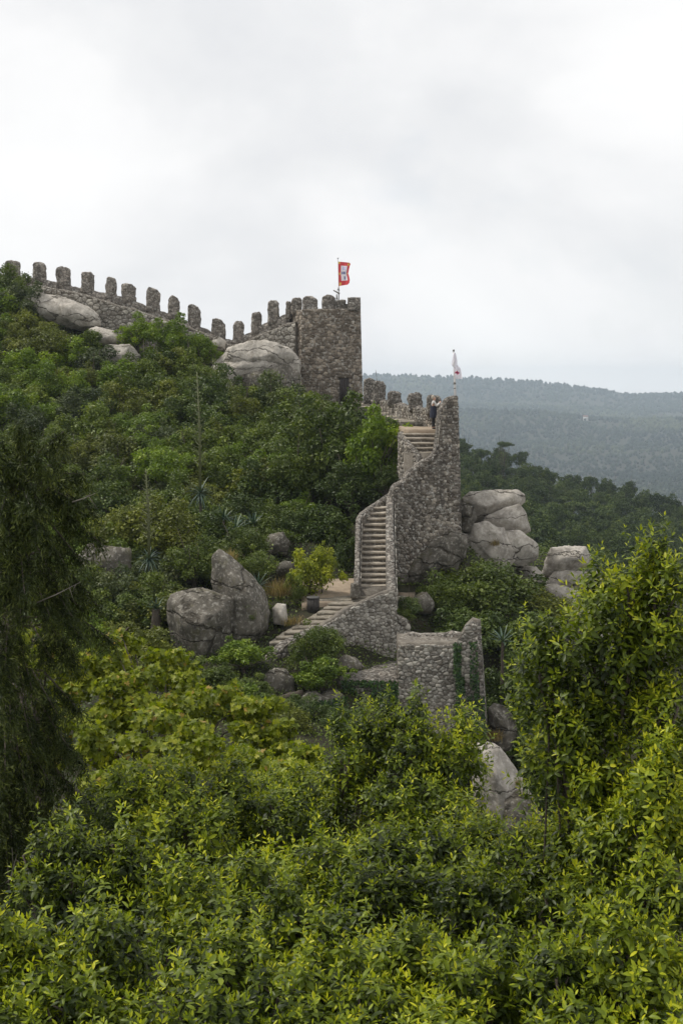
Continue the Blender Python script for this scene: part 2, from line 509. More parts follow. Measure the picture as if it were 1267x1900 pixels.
FAR_Y = np.array([500, 900, 1500, 2000, 2600, 3000, 3400, 4000, 4500, 5200, 7500], float)
FAR_PX = np.array([200, 690, 850, 1000, 1100, 1170, 1267, 1600], float)
FAR_ROW = np.array([[1060] * 8, [1000] * 8, [940] * 8, [882] * 8, [822, 820, 815, 815, 818, 820, 820, 822],
                    [778, 770, 760, 762, 772, 777, 778, 784], [790, 784, 776, 778, 786, 790, 790, 795], [752, 748, 748, 752, 757, 762, 762, 770],
                    [704, 697, 700, 709, 723, 735, 731, 742], [745] * 8, [770] * 8], float)
FAR_Z = np.array([[P(p, r, y)[2] for p, r in zip(FAR_PX, row)] for y, row in zip(FAR_Y, FAR_ROW)])


def z_far(X, Y):
    px = CX + FPX * X / np.maximum(Y, 1)
    px = np.clip(px, FAR_PX[0], FAR_PX[-1])
    ly = np.clip(np.log(np.maximum(Y, 1)), np.log(FAR_Y[0]), np.log(FAR_Y[-1]))
    cols = np.stack([np.interp(ly, np.log(FAR_Y), FAR_Z[:, j]) for j in range(len(FAR_PX))], -1)
    k = np.clip(np.searchsorted(FAR_PX, px) - 1, 0, len(FAR_PX) - 2)
    f = (px - FAR_PX[k]) / (FAR_PX[k + 1] - FAR_PX[k])
    a = np.take_along_axis(cols, k[..., None], -1)[..., 0]
    b = np.take_along_axis(cols, (k + 1)[..., None], -1)[..., 0]
    n = fbm(X / 420.0, Y / 420.0, 3) * 16 * np.clip((Y - 700) / 800, 0, 1)
    fade = 1 - 0.8 * np.exp(-((Y - 4500) / 350.0) ** 2)
    return a * (1 - f) + b * f + n * fade


def z_mid(X, Y):
    return -29 - 0.20 * np.maximum(X - 22, -30) - 0.012 * (Y - 250) + 2.0 * fbm(X / 40, Y / 40, 9)


def sstep(x, a, b):
    t = np.clip((x - a) / (b - a), 0, 1)
    return t * t * (3 - 2 * t)


def z_all(X, Y):
    t1 = sstep(Y, 100, 150)
    t2 = sstep(Y, 330, 520)
    zn = z_near(X, np.minimum(Y, 150))
    zm = z_mid(X, Y)
    zf = z_far(X, Y)
    return (zn * (1 - t1) + zm * t1) * (1 - t2) + zf * t2


def geo_axis(start, ratio, end, step):
    r, s = [], step
    v = start
    while v < end:
        s *= ratio
        v += s
        r.append(v)
    return r


gy = np.concatenate([np.arange(-10, 131, 1.0), geo_axis(130, 1.045, 4800, 1.2)])
gxp = geo_axis(60, 1.06, 5000, 1.2)
gx = np.concatenate([[-v for v in gxp][::-1], np.arange(-60, 61, 1.0), gxp])
GX, GY = np.meshgrid(gx, gy)
GZ = z_all(GX, GY)
near = (GY < 150)
for _ in range(2):
    S = GZ.copy()
    S[1:-1, 1:-1] = (GZ[1:-1, 1:-1] * 2 + GZ[:-2, 1:-1] + GZ[2:, 1:-1] + GZ[1:-1, :-2] + GZ[1:-1, 2:]) / 6
    GZ = np.where(near, S, GZ)
GZ = GZ + np.where(near, 0.12 * fbm(GX / 1.7, GY / 1.7, 5), 0)


def ground(x, y):
    j = int(np.clip(np.searchsorted(gx, x) - 1, 0, len(gx) - 2))
    i = int(np.clip(np.searchsorted(gy, y) - 1, 0, len(gy) - 2))
    fx = (x - gx[j]) / (gx[j + 1] - gx[j])
    fy = (y - gy[i]) / (gy[i + 1] - gy[i])
    return float((GZ[i, j] * (1 - fx) + GZ[i, j + 1] * fx) * (1 - fy) + (GZ[i + 1, j] * (1 - fx) + GZ[i + 1, j + 1] * fx) * fy)


nyy, nxx = GX.shape
idx = np.arange(nyy * nxx).reshape(nyy, nxx)
gF = np.stack([idx[:-1, :-1], idx[:-1, 1:], idx[1:, 1:], idx[1:, :-1]], -1).reshape(-1, 4)
gV = np.stack([GX, GY, GZ], -1).reshape(-1, 3)
o = link('ground', np_mesh('ground', gV, gF, smooth=True))
setmat(o, m_ground)
tag(o, 'wooded castle hillside falling away to the valley and far hills', 'ground', kind='structure')


# ------------------------------------------------------------------ walls
class Strip:
    """a wall following a plan path; stations (px, Y, row_top, row_bottom[, px_bottom])"""

    def __init__(self, st, thick, center=False, flip=False):
        self.top = np.array([P(s[0], s[2], s[1]) for s in st])
        self.bot = self.top.copy()
        for i, s in enumerate(st):
            b = P(s[4] if len(s) > 4 else s[0], s[3], s[1])
            self.bot[i, 2] = b[2]
            if len(s) > 4:
                self.bot[i, 0] = b[0]
        d = np.linalg.norm(np.diff(self.top[:, :2], axis=0), axis=1)
        self.s = np.concatenate([[0], np.cumsum(d)])
        self.L = self.s[-1]
        self.thick, self.center, self.sg = thick, center, (-1 if flip else 1)

    def at(self, u):
        t = np.array([np.interp(u, self.s, self.top[:, k]) for k in range(3)])
        b = np.array([np.interp(u, self.s, self.bot[:, k]) for k in range(3)])
        e = min(0.3, self.L / 4)
        u0, u1 = max(u - e, 0), min(u + e, self.L)
        tx = np.interp(u1, self.s, self.top[:, 0]) - np.interp(u0, self.s, self.top[:, 0])
        ty = np.interp(u1, self.s, self.top[:, 1]) - np.interp(u0, self.s, self.top[:, 1])
        n = np.array([ty, -tx, 0.0]) * self.sg
        n /= np.linalg.norm(n) + 1e-9
        return t, b, n

    def map(self, u, z, off):
        t, b, n = self.at(u)
        f = (z - b[2]) / (t[2] - b[2] + 1e-9)
        p = b * (1 - f) + t * f
        if self.center:
            p = p + n * self.thick / 2
        p = p + n * off
        p[2] = z
        return p

    def body(self, du=0.3, nz=4, jit=0.05, seed=1):
        us = np.linspace(0, self.L, max(2, int(self.L / du) + 1))
        V, F = [], []
        ring = nz + 3 + 2
        for i, u in enumerate(us):
            t, b, n = self.at(u)
            o0 = n * self.thick / 2 if self.center else n * 0
            jt = jit * (2 * hash2(i * 7, seed) - 1)
            for k in range(nz + 1):
                f = k / nz
                p = b * (1 - f) + t * f + o0 + n * (jit * 0.6 * (hash2(i, k, seed) - 0.5) if 0 < k < nz else 0)
                if k == nz:
                    p = p + np.array([0, 0, jt]) - n * 0.05
                V.append(p)
            V.append(t + o0 - n * self.thick * 0.5 + np.array([0, 0, jt + 0.03 + jit * 0.5 * hash2(i, 91, seed)]))
            V.append(t + o0 - n * self.thick * 0.95 + np.array([0, 0, jt * 0.5]))
            mid = (t + b) / 2
            V.append(mid + o0 - n * self.thick)
            V.append(b + o0 - n * self.thick)
        for i in range(len(us) - 1):
            for k in range(ring):
                k2 = (k + 1) % ring
                F.append([i * ring + k, (i + 1) * ring + k, (i + 1) * ring + k2, i * ring + k2])
        F.append(list(range(ring)))
        F.append([(len(us) - 1) * ring + k for k in range(ring)][::-1])
        return np.array(V), F


def clip_poly(poly, nx, ny, c):
    out = []
    n = len(poly)
    for i in range(n):
        p, q = poly[i], poly[(i + 1) % n]
        dp, dq = p[0] * nx + p[1] * ny - c, q[0] * nx + q[1] * ny - c
        if dp <= 0:
            out.append(p)
        if (dp < 0 < dq) or (dq < 0 < dp):
            t = dp / (dp - dq)
            out.append((p[0] + (q[0] - p[0]) * t, p[1] + (q[1] - p[1]) * t))
    return out


def cells(Wd, Hd, cw, ch, rnd, jit=0.5):
    nr, nc = max(1, int(round(Hd / ch))), max(1, int(round(Wd / cw)))
    pts = {}
    for r in range(-1, nr + 1):
        sh = rnd.random()
        for c in range(-2, nc + 2):
            pts[(r, c)] = (c + 0.5 + sh + (rnd.random() - 0.5) * 2 * jit, r + 0.5 + (rnd.random() - 0.5) * 2 * jit * 0.75)
    out = []
    for r in range(nr):
        for c in range(-1, nc + 1):
            x, y = pts[(r, c)]
            poly = [(x - 1.6, y - 1.6), (x + 1.6, y - 1.6), (x + 1.6, y + 1.6), (x - 1.6, y + 1.6)]
            for dr in (-2, -1, 0, 1, 2):
                for dc in (-3, -2, -1, 0, 1, 2, 3):
                    q = pts.get((r + dr, c + dc))
                    if q is None or (dr == 0 and dc == 0):
                        continue
                    dx, dy = q[0] - x, q[1] - y
                    if dx * dx + dy * dy > 6:
                        continue
                    poly = clip_poly(poly, dx, dy, (q[0] ** 2 + q[1] ** 2 - x * x - y * y) / 2)
            if len(poly) >= 3:
                out.append([(p[0] * Wd / nc, p[1] * Hd / nr) for p in poly])
    return out


def chaikin(poly, k=0.17):
    out = []
    n = len(poly)
    for i in range(n):
        p, q = poly[i], poly[(i + 1) % n]
        out.append((p[0] + (q[0] - p[0]) * k, p[1] + (q[1] - p[1]) * k))
        out.append((p[0] + (q[0] - p[0]) * (1 - k), p[1] + (q[1] - p[1]) * (1 - k)))
    return out


def strip_stones(S, cw, ch, depth, seed, shrink=0.9, skip=None, top_gap=0.0):
    rnd = random.Random(seed)
    z0, z1 = S.bot[:, 2].min(), S.top[:, 2].max()
    res = []
    for poly in cells(S.L, z1 - z0, cw, ch, rnd):
        cx = sum(p[0] for p in poly) / len(poly)
        cz = sum(p[1] for p in poly) / len(poly) + z0
        if cx < 0 or cx > S.L:
            continue
        t, b, n = S.at(cx)
        if cz > t[2] - top_gap or cz < b[2]:
            continue
        if skip and skip(cx, cz):
            continue
        pl = []
        for (x, z) in chaikin(poly):
            u = cx + (x - cx) * shrink
            zz = cz + (z + z0 - cz) * shrink
            u = min(max(u, 0.0), S.L)
            zt = np.interp(u, S.s, S.top[:, 2])
            pl.append((u, min(zz, zt - 0.01)))
        area = abs(sum(pl[i][0] * pl[(i + 1) % len(pl)][1] - pl[(i + 1) % len(pl)][0] * pl[i][1] for i in range(len(pl)))) / 2
        if area < cw * ch * 0.12:
            continue
        dp = depth * rnd.uniform(0.3, 1.1)
        tl, tz = rnd.uniform(-0.25, 0.25) * dp, rnd.uniform(-0.3, 0.3) * dp
        V, F = [], []
        k = len(pl)
        for sc, of in ((1.0, -0.03), (0.975, 0.62), (0.84, 0.98)):
            for (u, z) in pl:
                V.append(S.map(cx + (u - cx) * sc, cz + (z - cz) * sc, of * dp + (tl * (u - cx) / cw + tz * (z - cz) / ch if of > 0 else 0)))
        V.append(S.map(cx, cz, dp * 1.05))
        for a in (0, 1):
            for i in range(k):
                j = (i + 1) % k
                F.append([a * k + i, a * k + j, (a + 1) * k + j, (a + 1) * k + i])
        for i in range(k):
            F.append([2 * k + i, 2 * k + (i + 1) % k, 3 * k])
        V = np.array(V)
        res.append((area, V, F, rnd.random()))
    return res


def add_stones(root, base, stones, mat, cap=300, name='stone'):
    stones = sorted(stones, key=lambda s: -s[0])
    for area, V, F, tn_ in stones[:cap]:
        c = V.mean(0)
        me = np_mesh(name, V - c, F, np.full(len(V), tn_))
        o = link(name, me, root, tuple(c - np.asarray(base)))
        setmat(o, mat)
    if len(stones) > cap:
        T = np.concatenate([np.full(len(s[1]), s[3]) for s in stones[cap:]])
        V, F = joinVF([(s[1], s[2]) for s in stones[cap:]])
        part('rubble_infill', V, F, mat, root, base, T, kind='stuff')


def rough_solid(V, F, cut=0.25, amp=0.03, freq=2.5, smooth_it=1, seed=0, levels=3, ridged=0.0):
    bm = bmesh.new()
    vs = [bm.verts.new(v) for v in V]
    for f in F:
        try:
            bm.faces.new([vs[i] for i in f])
        except ValueError:
            pass
    bmesh.ops.recalc_face_normals(bm, faces=bm.faces[:])
    for _ in range(levels):
        es = [e for e in bm.edges if e.calc_length() > cut]
        if not es:
            break
        bmesh.ops.subdivide_edges(bm, edges=es, cuts=1, use_grid_fill=True)
    bmesh.ops.triangulate(bm, faces=bm.faces[:])
    for _ in range(smooth_it):
        bmesh.ops.smooth_vert(bm, verts=bm.verts[:], factor=0.5, use_axis_x=True, use_axis_y=True, use_axis_z=True)
    bm.normal_update()
    so = Vector((seed * 3.7, seed * 1.3, seed * 2.1))
    disp = []
    for v in bm.verts:
        q = v.co * freq + so
        a = mnoise.noise(q) + 0.5 * mnoise.noise(q * 2.1) + 0.25 * mnoise.noise(q * 4.3)
        if ridged:
            a = a * 0.6 + ridged * (0.35 - 1.4 * max(0.0, 0.28 - abs(mnoise.noise(q * 0.8 + Vector((5, 9, 2)))))) + ridged * 0.5 * (0.2 - abs(mnoise.noise(q * 2.6)))
        disp.append(v.normal * (a * amp))
    for v, d in zip(bm.verts, disp):
        v.co += d
    bm.verts.index_update()
    Vo = np.array([v.co[:] for v in bm.verts])
    Fo = np.array([[v.index for v in f.verts] for f in bm.faces])
    bm.free()
    return Vo, Fo


def merlon(root, base, px0, px1, Y, rt, rb, mat, d=0.55, skew=0.0, seed=0, seat=0.25, name='merlon'):
    """battlement block with a chamfered coping, between two pixel columns"""
    a, b = P(px0, rb, Y), P(px1, rb, Y)
    h = P(px0, rt, Y)[2] - a[2]
    w = b[0] - a[0]
    prof = [(0, -seat), (w, -seat), (w, h * (0.80 - skew)), (w * 0.80, h * (0.97 - skew * 0.6)), (w * 0.35, h), (w * 0.08, h * (0.93 + skew * 0.1)), (0, h * 0.80)]
    V = [[a[0] + x, Y, a[2] + z] for x, z in prof] + [[a[0] + x, Y + d, a[2] + z] for x, z in prof]
    k = len(prof)
    F = [list(range(k)), [k + i for i in range(k)][::-1]] + [[i, k + i, k + (i + 1) % k, (i + 1) % k] for i in range(k)]
    V = np.array(V)
    V[:, 0] += (V[:, 2] - a[2]) * (hash2(seed * 13, 5) - 0.5) * 0.10
    V[:, 2] += np.where(V[:, 2] > a[2] + 0.5 * h, (hash2(seed * 7, 9) - 0.5) * 0.16, 0)
    V, F = rough_solid(V, F, cut=0.17, amp=0.10, freq=3.0, smooth_it=1, seed=seed)
    return part(name, V, F, mat, root, base, smooth=False)


def wall_thing(name, label, cat, S, body_mat, stones=None, stone_m=None, cap=300, base=None, jit=0.05, seed=1, masonry=False, group=None, du=0.3):
    base = S.bot.mean(0) if base is None else base
    root = thing(name, label, cat, base, group)
    V, F = S.body(du=du, jit=jit, seed=seed)
    part('core', V, F, body_mat, root, base, smooth=False)
    if stones:
        if masonry:
            T = np.concatenate([np.full(len(s[1]), s[3]) for s in stones])
            V, F = joinVF([(s[1], s[2]) for s in stones])
            part('masonry', V, F, stone_m, root, base, T, kind='stuff')
        else:
            add_stones(root, base, stones, stone_m, cap)
    return root, base


# ---- long crenellated curtain wall on the ridge
TOPL = [(-60, 500), (0, 509), (40, 514), (100, 523), (150, 535), (215, 549), (271, 568), (333, 590), (372, 607), (418, 629), (433, 633), (466, 615), (497, 597), (536, 580)]


def wallY(px):
    return float(np.interp(px, [-60, 0, 420, 560], [99.5, 99, 95.5, 93.6]))


S_par = Strip([(px, wallY(px), r, r + 60) for px, r in TOPL], 0.55)
R_wall, B_wall = wall_thing('curtain_wall', 'long grey rubble curtain wall with merlons climbing the ridge to the square tower', 'wall', S_par, m_rubble_far, jit=0.06)
for i, (a, b, t, s, sk) in enumerate([(9, 36, 481, 511, 0.0), (60, 84, 487, 518, .05), (104, 130, 494, 525, .03), (150, 173, 504, 537, .02), (195, 215, 513, 547, .05), (227, 252, 523, 555, .1), (271, 296, 532, 572, .14), (311, 333, 548, 585, .12), (348, 372, 565, 604, .18), (393, 418, 590, 628, .2), (432, 452, 595, 633, -.02), (466, 485, 578, 613, -.03), (497, 518, 557, 595, -.05), (530, 541, 560, 583, 0)]):
    merlon(R_wall, B_wall, a, b, wallY((a + b) / 2) - 0.05, t, s + 2, m_rubble_far, d=0.6, skew=sk, seed=i)
# wall walk with its inner face
WALK = [(-60, 508), (20, 522), (62, 530), (128, 543), (167, 551), (208, 566), (243, 574), (288, 590), (335, 603), (380, 622), (425, 642), (440, 643), (485, 622), (530, 604), (548, 600)]
S_walk = Strip([(px, wallY(px) - 1.5, r, r + 95) for px, r in WALK], 1.5)
V, F = S_walk.body(jit=0.05, seed=3)
part('wall_walk', V, F, m_mortar, R_wall, B_wall)
st = strip_stones(S_walk, 0.46, 0.34, 0.08, 11, shrink=0.92)
vis = [s for s in st if s[1][:, 2].mean() > S_walk.at(0)[1][2] - 99]
far_st = []
for s in vis:
    c = s[1].mean(0)
    u = c[0]
    top = np.interp(c[0], S_walk.top[:, 0], S_walk.top[:, 2])
    far_st.append((1.0 / (0.2 + top - c[2]) if top - c[2] < 2.6 else 0.0, s[1], s[2], s[3]))
far_st = [s for s in far_st if s[0] > 0]
add_stones(R_wall, B_wall, far_st, m_stone_pale, 280)
# coping along the walk edge
S_cop = Strip([(px, wallY(px) - 1.52, r - 2.5, r + 2) for px, r in WALK], 0.4)
V, F = S_cop.body(du=0.35, nz=1, jit=0.05, seed=8)
part('walk_coping', V, F, m_stone_pale, R_wall, B_wall)

# ---- square tower
S_tow = Strip([(561, 91.7, 574, 775, 556), (615, 91.7, 573, 775, 614), (669, 91.7, 573, 775, 674)], 4.0)
DX0, DX1 = P(630.5, 720, 91.7)[0], P(647.5, 720, 91.7)[0]
DZ0, DZ1 = P(640, 744, 91.7)[2], P(640, 702, 91.7)[2]
LZ1 = P(640, 692, 91.7)[2]


def tower_skip(u, z):
    t, b, n = S_tow.at(u)
    f = (z - b[2]) / (t[2] - b[2])
    x = b[0] * (1 - f) + t[0] * f
    return (DX0 - 0.12 < x < DX1 + 0.12 and z < DZ1 + 0.1) or (DX0 - 0.2 < x < DX1 + 0.3 and DZ1 <= z < LZ1 + 0.12)


R_tow, B_tow = wall_thing('tower', 'square brown rubble tower with merlons and a dark door, flagpole on top', 'tower', S_tow, m_rubble_far, strip_stones(S_tow, 0.33, 0.24, 0.05, 21, skip=tower_skip, shrink=0.965), m_stone_tower, 300, jit=0.04)
S_tl = Strip([(536, 95.2, 577, 755, 530), (561.2, 91.72, 575, 775, 556)], 2.0)
V, F = S_tl.body(seed=12)
part('side_wall', V, F, m_rubble_far, R_tow, B_tow)
add_stones(R_tow, B_tow, strip_stones(S_tl, 0.39, 0.29, 0.055, 22, shrink=0.965), m_stone_tower, 120)
for i, (a, b, t, s, sk, Y) in enumerate([(540, 559, 551, 577, 0, 93.2), (562, 589, 549, 575, 0, 92.1), (597, 621, 549, 574, 0.0, 91.95)]):
    merlon(R_tow, B_tow, a, b, Y, t, s, m_rubble_far, d=0.7, skew=sk, seed=40 + i)
for i, (a, b, t, s) in enumerate([(619, 641, 556, 575), (638, 648, 563, 575)]):
    V, F = boxVF((P(a, t, 92)[0] / 2 + P(b, t, 92)[0] / 2, 92.35 + 0.2 * i, (P(a, t, 92)[2] + P(a, s, 92)[2]) / 2 - 0.1), (M(b - a, 92), 0.6, P(a, t, 92)[2] - P(a, s, 92)[2] + 0.2))
    V, F = rough_solid(V, F, 0.2, 0.06, 2.5, 1, 60 + i)
    part('parapet_block', V, F, m_rubble_far, R_tow, B_tow, smooth=True)
V, F = boxVF((P(657, 560, 91.7)[0], 92.0, (P(657, 552, 91.7)[2] + P(657, 576, 91.7)[2]) / 2), (M(23.5, 91.7), 0.75, M(24, 91.7)))
V, F = rough_solid(V, F, 0.15, 0.035, 3.0, 0, 63)
part('merlon', V, F, m_rubble_far, R_tow, B_tow, smooth=False)
V, F = boxVF(((DX0 + DX1) / 2 + 0.05, 91.75, (DZ1 + LZ1) / 2), (M(26, 91.7), 0.34, LZ1 - DZ1 - 0.03))
V, F = rough_solid(V, F, 0.15, 0.02, 3.0, 0, 64)
part('lintel', V, F, m_stone_tower, R_tow, B_tow)
m_door = plain_mat('old_door_wood', (0.035, 0.028, 0.026), 0.8, 0.3, 8)
V, F = boxVF(((DX0 + DX1) / 2, 91.70, (DZ0 + DZ1) / 2 - 0.1), (DX1 - DX0, 0.16, DZ1 - DZ0 + 0.22))
door = part('door', V, F, m_door, R_tow, B_tow)
for k in range(4):
    w = (DX1 - DX0) / 4
    V, F = boxVF((DX0 + (k + 0.5) * w, 91.625, (DZ0 + DZ1) / 2 - 0.1), (w * 0.9, 0.04, DZ1 - DZ0 + 0.16))
    part('plank', V, F, m_door, door, B_tow)

# ---- parapet from the tower down to the lookout platform
S_rp = Strip([(674, 90.5, 741, 772), (694, 84, 742, 776), (718, 76, 745, 782), (745, 69, 752, 792), (770, 65.5, 757, 797), (803, 63, 760, 800), (822, 62.4, 762, 800)], 0.5)
R_rp, B_rp = wall_thing('parapet_wall', 'rubble parapet with four merlons beside the path from the tower to the lookout', 'wall', S_rp, m_rubble, strip_stones(S_rp, 0.24, 0.18, 0.05, 31), m_stone_dark, 0, masonry=True, jit=0.07)
for i, (a, b, t, s, sk, Y) in enumerate([(674, 696, 703, 743, 0.0, 85.5), (692, 714, 707, 744, .05, 80), (719, 744, 724, 749, .0, 72.5), (758, 783, 728.5, 757, -.02, 66), (791, 816, 731, 761, 0.02, 63.1)]):
    merlon(R_rp, B_rp, a, b, Y, t, s, m_rubble, d=0.5, skew=sk, seed=70 + i)

# ---- path, platform
def slab(corners, thick, mat, root, base, name='step', amp=0.018, cut=0.22, seed=0):
    top = [np.asarray(c, float) for c in corners]
    tt_ = 0.09 if mat in (m_step, m_step_dull) else thick
    V = top + [c - np.array([0, 0, tt_]) for c in top]
    F = [[0, 1, 2, 3], [7, 6, 5, 4], [0, 4, 5, 1], [1, 5, 6, 2], [2, 6, 7, 3], [3, 7, 4, 0]]
    V, F = rough_solid(V, F, cut, amp, 2.3, 0, seed, levels=4)
    o = part(name, V, F, mat, root, base, smooth=False)
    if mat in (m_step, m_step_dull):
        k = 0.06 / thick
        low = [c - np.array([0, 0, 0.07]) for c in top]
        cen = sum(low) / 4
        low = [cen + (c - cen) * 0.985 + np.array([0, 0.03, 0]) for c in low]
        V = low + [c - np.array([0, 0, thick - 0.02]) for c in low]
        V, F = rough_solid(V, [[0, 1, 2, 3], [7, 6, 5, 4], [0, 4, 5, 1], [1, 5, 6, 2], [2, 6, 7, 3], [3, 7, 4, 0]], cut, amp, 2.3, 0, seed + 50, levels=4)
        part('riser', V, F, m_riser_shade_fill, o, base)  # riser block carries its shade in a darker colour than the sunlit tread
    return o


b0 = P(700, 775, 78)
path = thing('castle_path', 'worn stone path with shallow steps leading down from the tower door', 'path', b0)
pts = [(652, 746, 91.3, 676), (668, 753, 85, 697), (690, 763, 79, 715), (712, 772, 73, 738), (735, 781, 67.5, 768), (746, 786, 64.5, 806)]
for i in range(len(pts) - 1):
    l0, r0, Y0, x0 = pts[i]
    l1, r1, Y1, x1 = pts[i + 1]
    z = P(l0, r0, Y0)[2] - (0.0 if i == 0 else 0)
    z1 = P(l1, r1, Y1)[2]
    for k in range(3):
        f0, f1 = k / 3, (k + 1) / 3 + 0.06
        zz = z * (1 - f1) + z1 * f1 + 0.10
        A, B, C, D = (P(l0 + (l1 - l0) * f, 770, Y0 + (Y1 - Y0) * f) for f in (f1, f0, f0, f1))
        C, D = (P(x0 + (x1 - x0) * f, 770, Y0 + (Y1 - Y0) * f) for f in (f1, f0))
        q = [A, C, D, B]
        for p_ in q:
            p_[2] = zz
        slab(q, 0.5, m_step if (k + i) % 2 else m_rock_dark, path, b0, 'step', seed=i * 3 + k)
bpl = P(780, 800, 60)
zpl = P(780, 797, 59.0)[2]
plat = thing('lookout_platform', 'sandy lookout platform at the head of the upper stair', 'platform', bpl)
q = [P(750, 797, 59.0), P(822, 797, 59.0), P(824, 790, 63.2), P(740, 790, 64.6)]
for p_ in q:
    p_[2] = zpl
slab(q, 0.9, m_dirt, plat, bpl, 'paving', amp=0.02, cut=0.3)

# ---- upper flight
ust = thing('upper_staircase', 'short upper flight of six worn stone steps below the lookout platform', 'staircase', P(790, 850, 57))
bu = P(790, 850, 57)
rows = [804, 812, 821, 830, 839, 849, 858]
for i, r in enumerate(rows):
    Y0 = 58.75 - 0.34 * i
    xl = [748, 750, 753, 757, 762, 767, 770][i]
    z = P(780, r, Y0)[2]
    q = [P(xl, r, Y0), P(824, r, Y0), P(824, r, Y0 + 0.45), P(xl - 2, r, Y0 + 0.45)]
    for p_ in q:
        p_[2] = z
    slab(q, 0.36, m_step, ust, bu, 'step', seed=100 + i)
S_ul = Strip([(744, 60.2, 800, 880), (749, 58.7, 811, 890), (762, 57.6, 826, 895), (775, 56.9, 842, 900), (781, 56.4, 858, 905)], 0.3, center=True)
wall_thing('stair_parapet', 'low rubble parapet curving down the left side of the upper flight', 'wall', S_ul, m_rubble, strip_stones(S_ul, 0.26, 0.2, 0.05, 33), m_stone_dark, masonry=True)

# ---- big rubble wall carrying the stair and its right pillar
S_big = Strip([(p_[0], 55.35 + 0.008 * (p_[0] - 724)) + p_[1:] for p_ in [(724, 926, 1085), (730, 905, 1085), (738, 897, 1085), (749, 893, 1085), (758, 877, 1080), (772, 866, 1070), (784, 856, 1060), (801, 849, 1045), (809, 838, 1035), (813.5, 812, 1030), (815.5, 778, 1025), (818, 762, 1022), (823, 752, 1020), (830, 741, 1010), (840, 737, 1000), (850, 736, 990, 856)]], 0.5)
R_big, B_big = wall_thing('stair_wall', 'tall mottled grey rubble wall with a pillar end beside the castle stairs', 'wall', S_big, m_rubble, strip_stones(S_big, 0.19, 0.14, 0.045, 41, shrink=0.965), m_stone_dark, masonry=True, jit=0.05, du=0.06)
S_bs = Strip([(850, 56.36, 737, 990, 856), (848, 59.5, 742, 985, 853), (836, 63, 752, 980)], 0.5, flip=False)
V, F = S_bs.body(jit=0.08, seed=5)
part('return_wall', V, F, m_rubble, R_big, B_big)
# fill behind the wall so the stair stands on solid masonry
V, F = joinVF([boxVF((P(785, 900, 58.6)[0] - 0.05, 59.3, zpl - 3.55), (1.9, 4.6, 5.0))])
part('fill', V, F, m_mortar, R_big, B_big)

# ---- lower flight, its two parapets
lst = thing('lower_staircase', 'long straight flight of narrow stone steps between two parapets', 'staircase', P(690, 1106, 50))
bl = P(690, 1106, 50)
NS = 17
for i in range(NS):
    f = i / (NS - 1)
    r = 1107 - 166 * f
    Y0 = 49.6 + 5.6 * f
    xl = float(np.interp(f, [0, 0.08, 0.14, 0.75, 1], [652, 658, 661, 664, 682]))
    xr = float(np.interp(f, [0, 0.1, 1], [728, 724, 727]))
    z = P(690, r, Y0)[2]
    q = [P(xl, r, Y0), P(xr, r, Y0), P(xr, r, Y0 + 0.46), P(xl, r, Y0 + 0.46)]
    for p_ in q:
        p_[2] = z
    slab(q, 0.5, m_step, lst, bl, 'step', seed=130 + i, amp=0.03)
V, F = boxVF((P(693, 1100, 52.5)[0], 53.0, P(693, 1100, 50)[2] - 0.4), (1.7, 6.6, 1.2))
part('footing', V, F, m_mortar, lst, bl)
S_lp = Strip([(661, 49.55, 1086, 1125), (663, 50.2, 1062, 1120), (664, 52.0, 1006, 1080), (665, 53.6, 962, 1030), (672, 54.4, 951, 1010), (690, 55.3, 938, 990), (708, 56.0, 926, 980), (724, 56.3, 915, 970)], 0.28, center=True)
wall_thing('stair_parapet', 'thin stone parapet along the left side of the long lower flight, bending at its top', 'wall', S_lp, m_rubble, strip_stones(S_lp, 0.3, 0.22, 0.03, 35), m_stone_dark, masonry=True, jit=0.03)
V, F = rough_solid(*boxVF(P(658, 1096, 49.4), (0.36, 0.5, 0.62)), 0.15, 0.05, 3, 1, 77)
tag(setmat(link('newel_block', np_mesh('newel_block', V, F, smooth=True)), m_rock_dark), 'rough stone block at the foot of the thin left stair parapet', 'stone')
S_rpz = Strip([(726.5, 48.6, 1094, 1140), (725.5, 49.6, 1075, 1130), (724.5, 51.5, 1022, 1090), (723.5, 53.2, 970, 1060), (724, 55.6, 922, 1000)], 0.42, center=True)
wall_thing('stair_parapet', 'thick lichen-spotted parapet along the right side of the long lower flight', 'wall', S_rpz, m_rubble, strip_stones(S_rpz, 0.34, 0.26, 0.05, 36), m_stone_pale, masonry=True, jit=0.06)

# ---- lower masonry
S_a = Strip([(596, 46.0, 1163, 1235), (620, 46.5, 1149, 1240), (645, 47.0, 1131, 1245), (661, 47.3, 1122, 1245), (686, 47.45, 1110, 1245), (712, 47.6, 1101, 1245), (736, 47.9, 1093, 1245)], 0.32)
R_a, B_a = wall_thing('landing_wall', 'pale rubble retaining wall under the landing at the foot of the stairs', 'wall', S_a, m_mortar, strip_stones(S_a, 0.21, 0.15, 0.05, 51, shrink=0.945), m_stone_pale, 300, jit=0.05)
S_a2 = Strip([(734, 48.0, 1140, 1245), (748, 48.3, 1146, 1245), (762, 48.7, 1152, 1245)], 0.8)
V, F = S_a2.body(seed=15)
part('core', V, F, m_mortar, R_a, B_a)
add_stones(R_a, B_a, strip_stones(S_a2, 0.32, 0.24, 0.09, 52), m_stone_pale, 60)
S_l1 = Strip([(668, 45.6, 1247, 1280), (700, 45.6, 1247, 1280), (742, 45.6, 1247, 1280)], 2.0)
R_l, B_l = wall_thing('ledge_wall', 'low stone ledge below the landing wall, topped with dry moss', 'wall', S_l1, m_rubble, jit=0.03)
S_l2 = Strip([(628, 43.7, 1264, 1340), (680, 43.6, 1262, 1345), (741, 43.5, 1262, 1345)], 1.9)
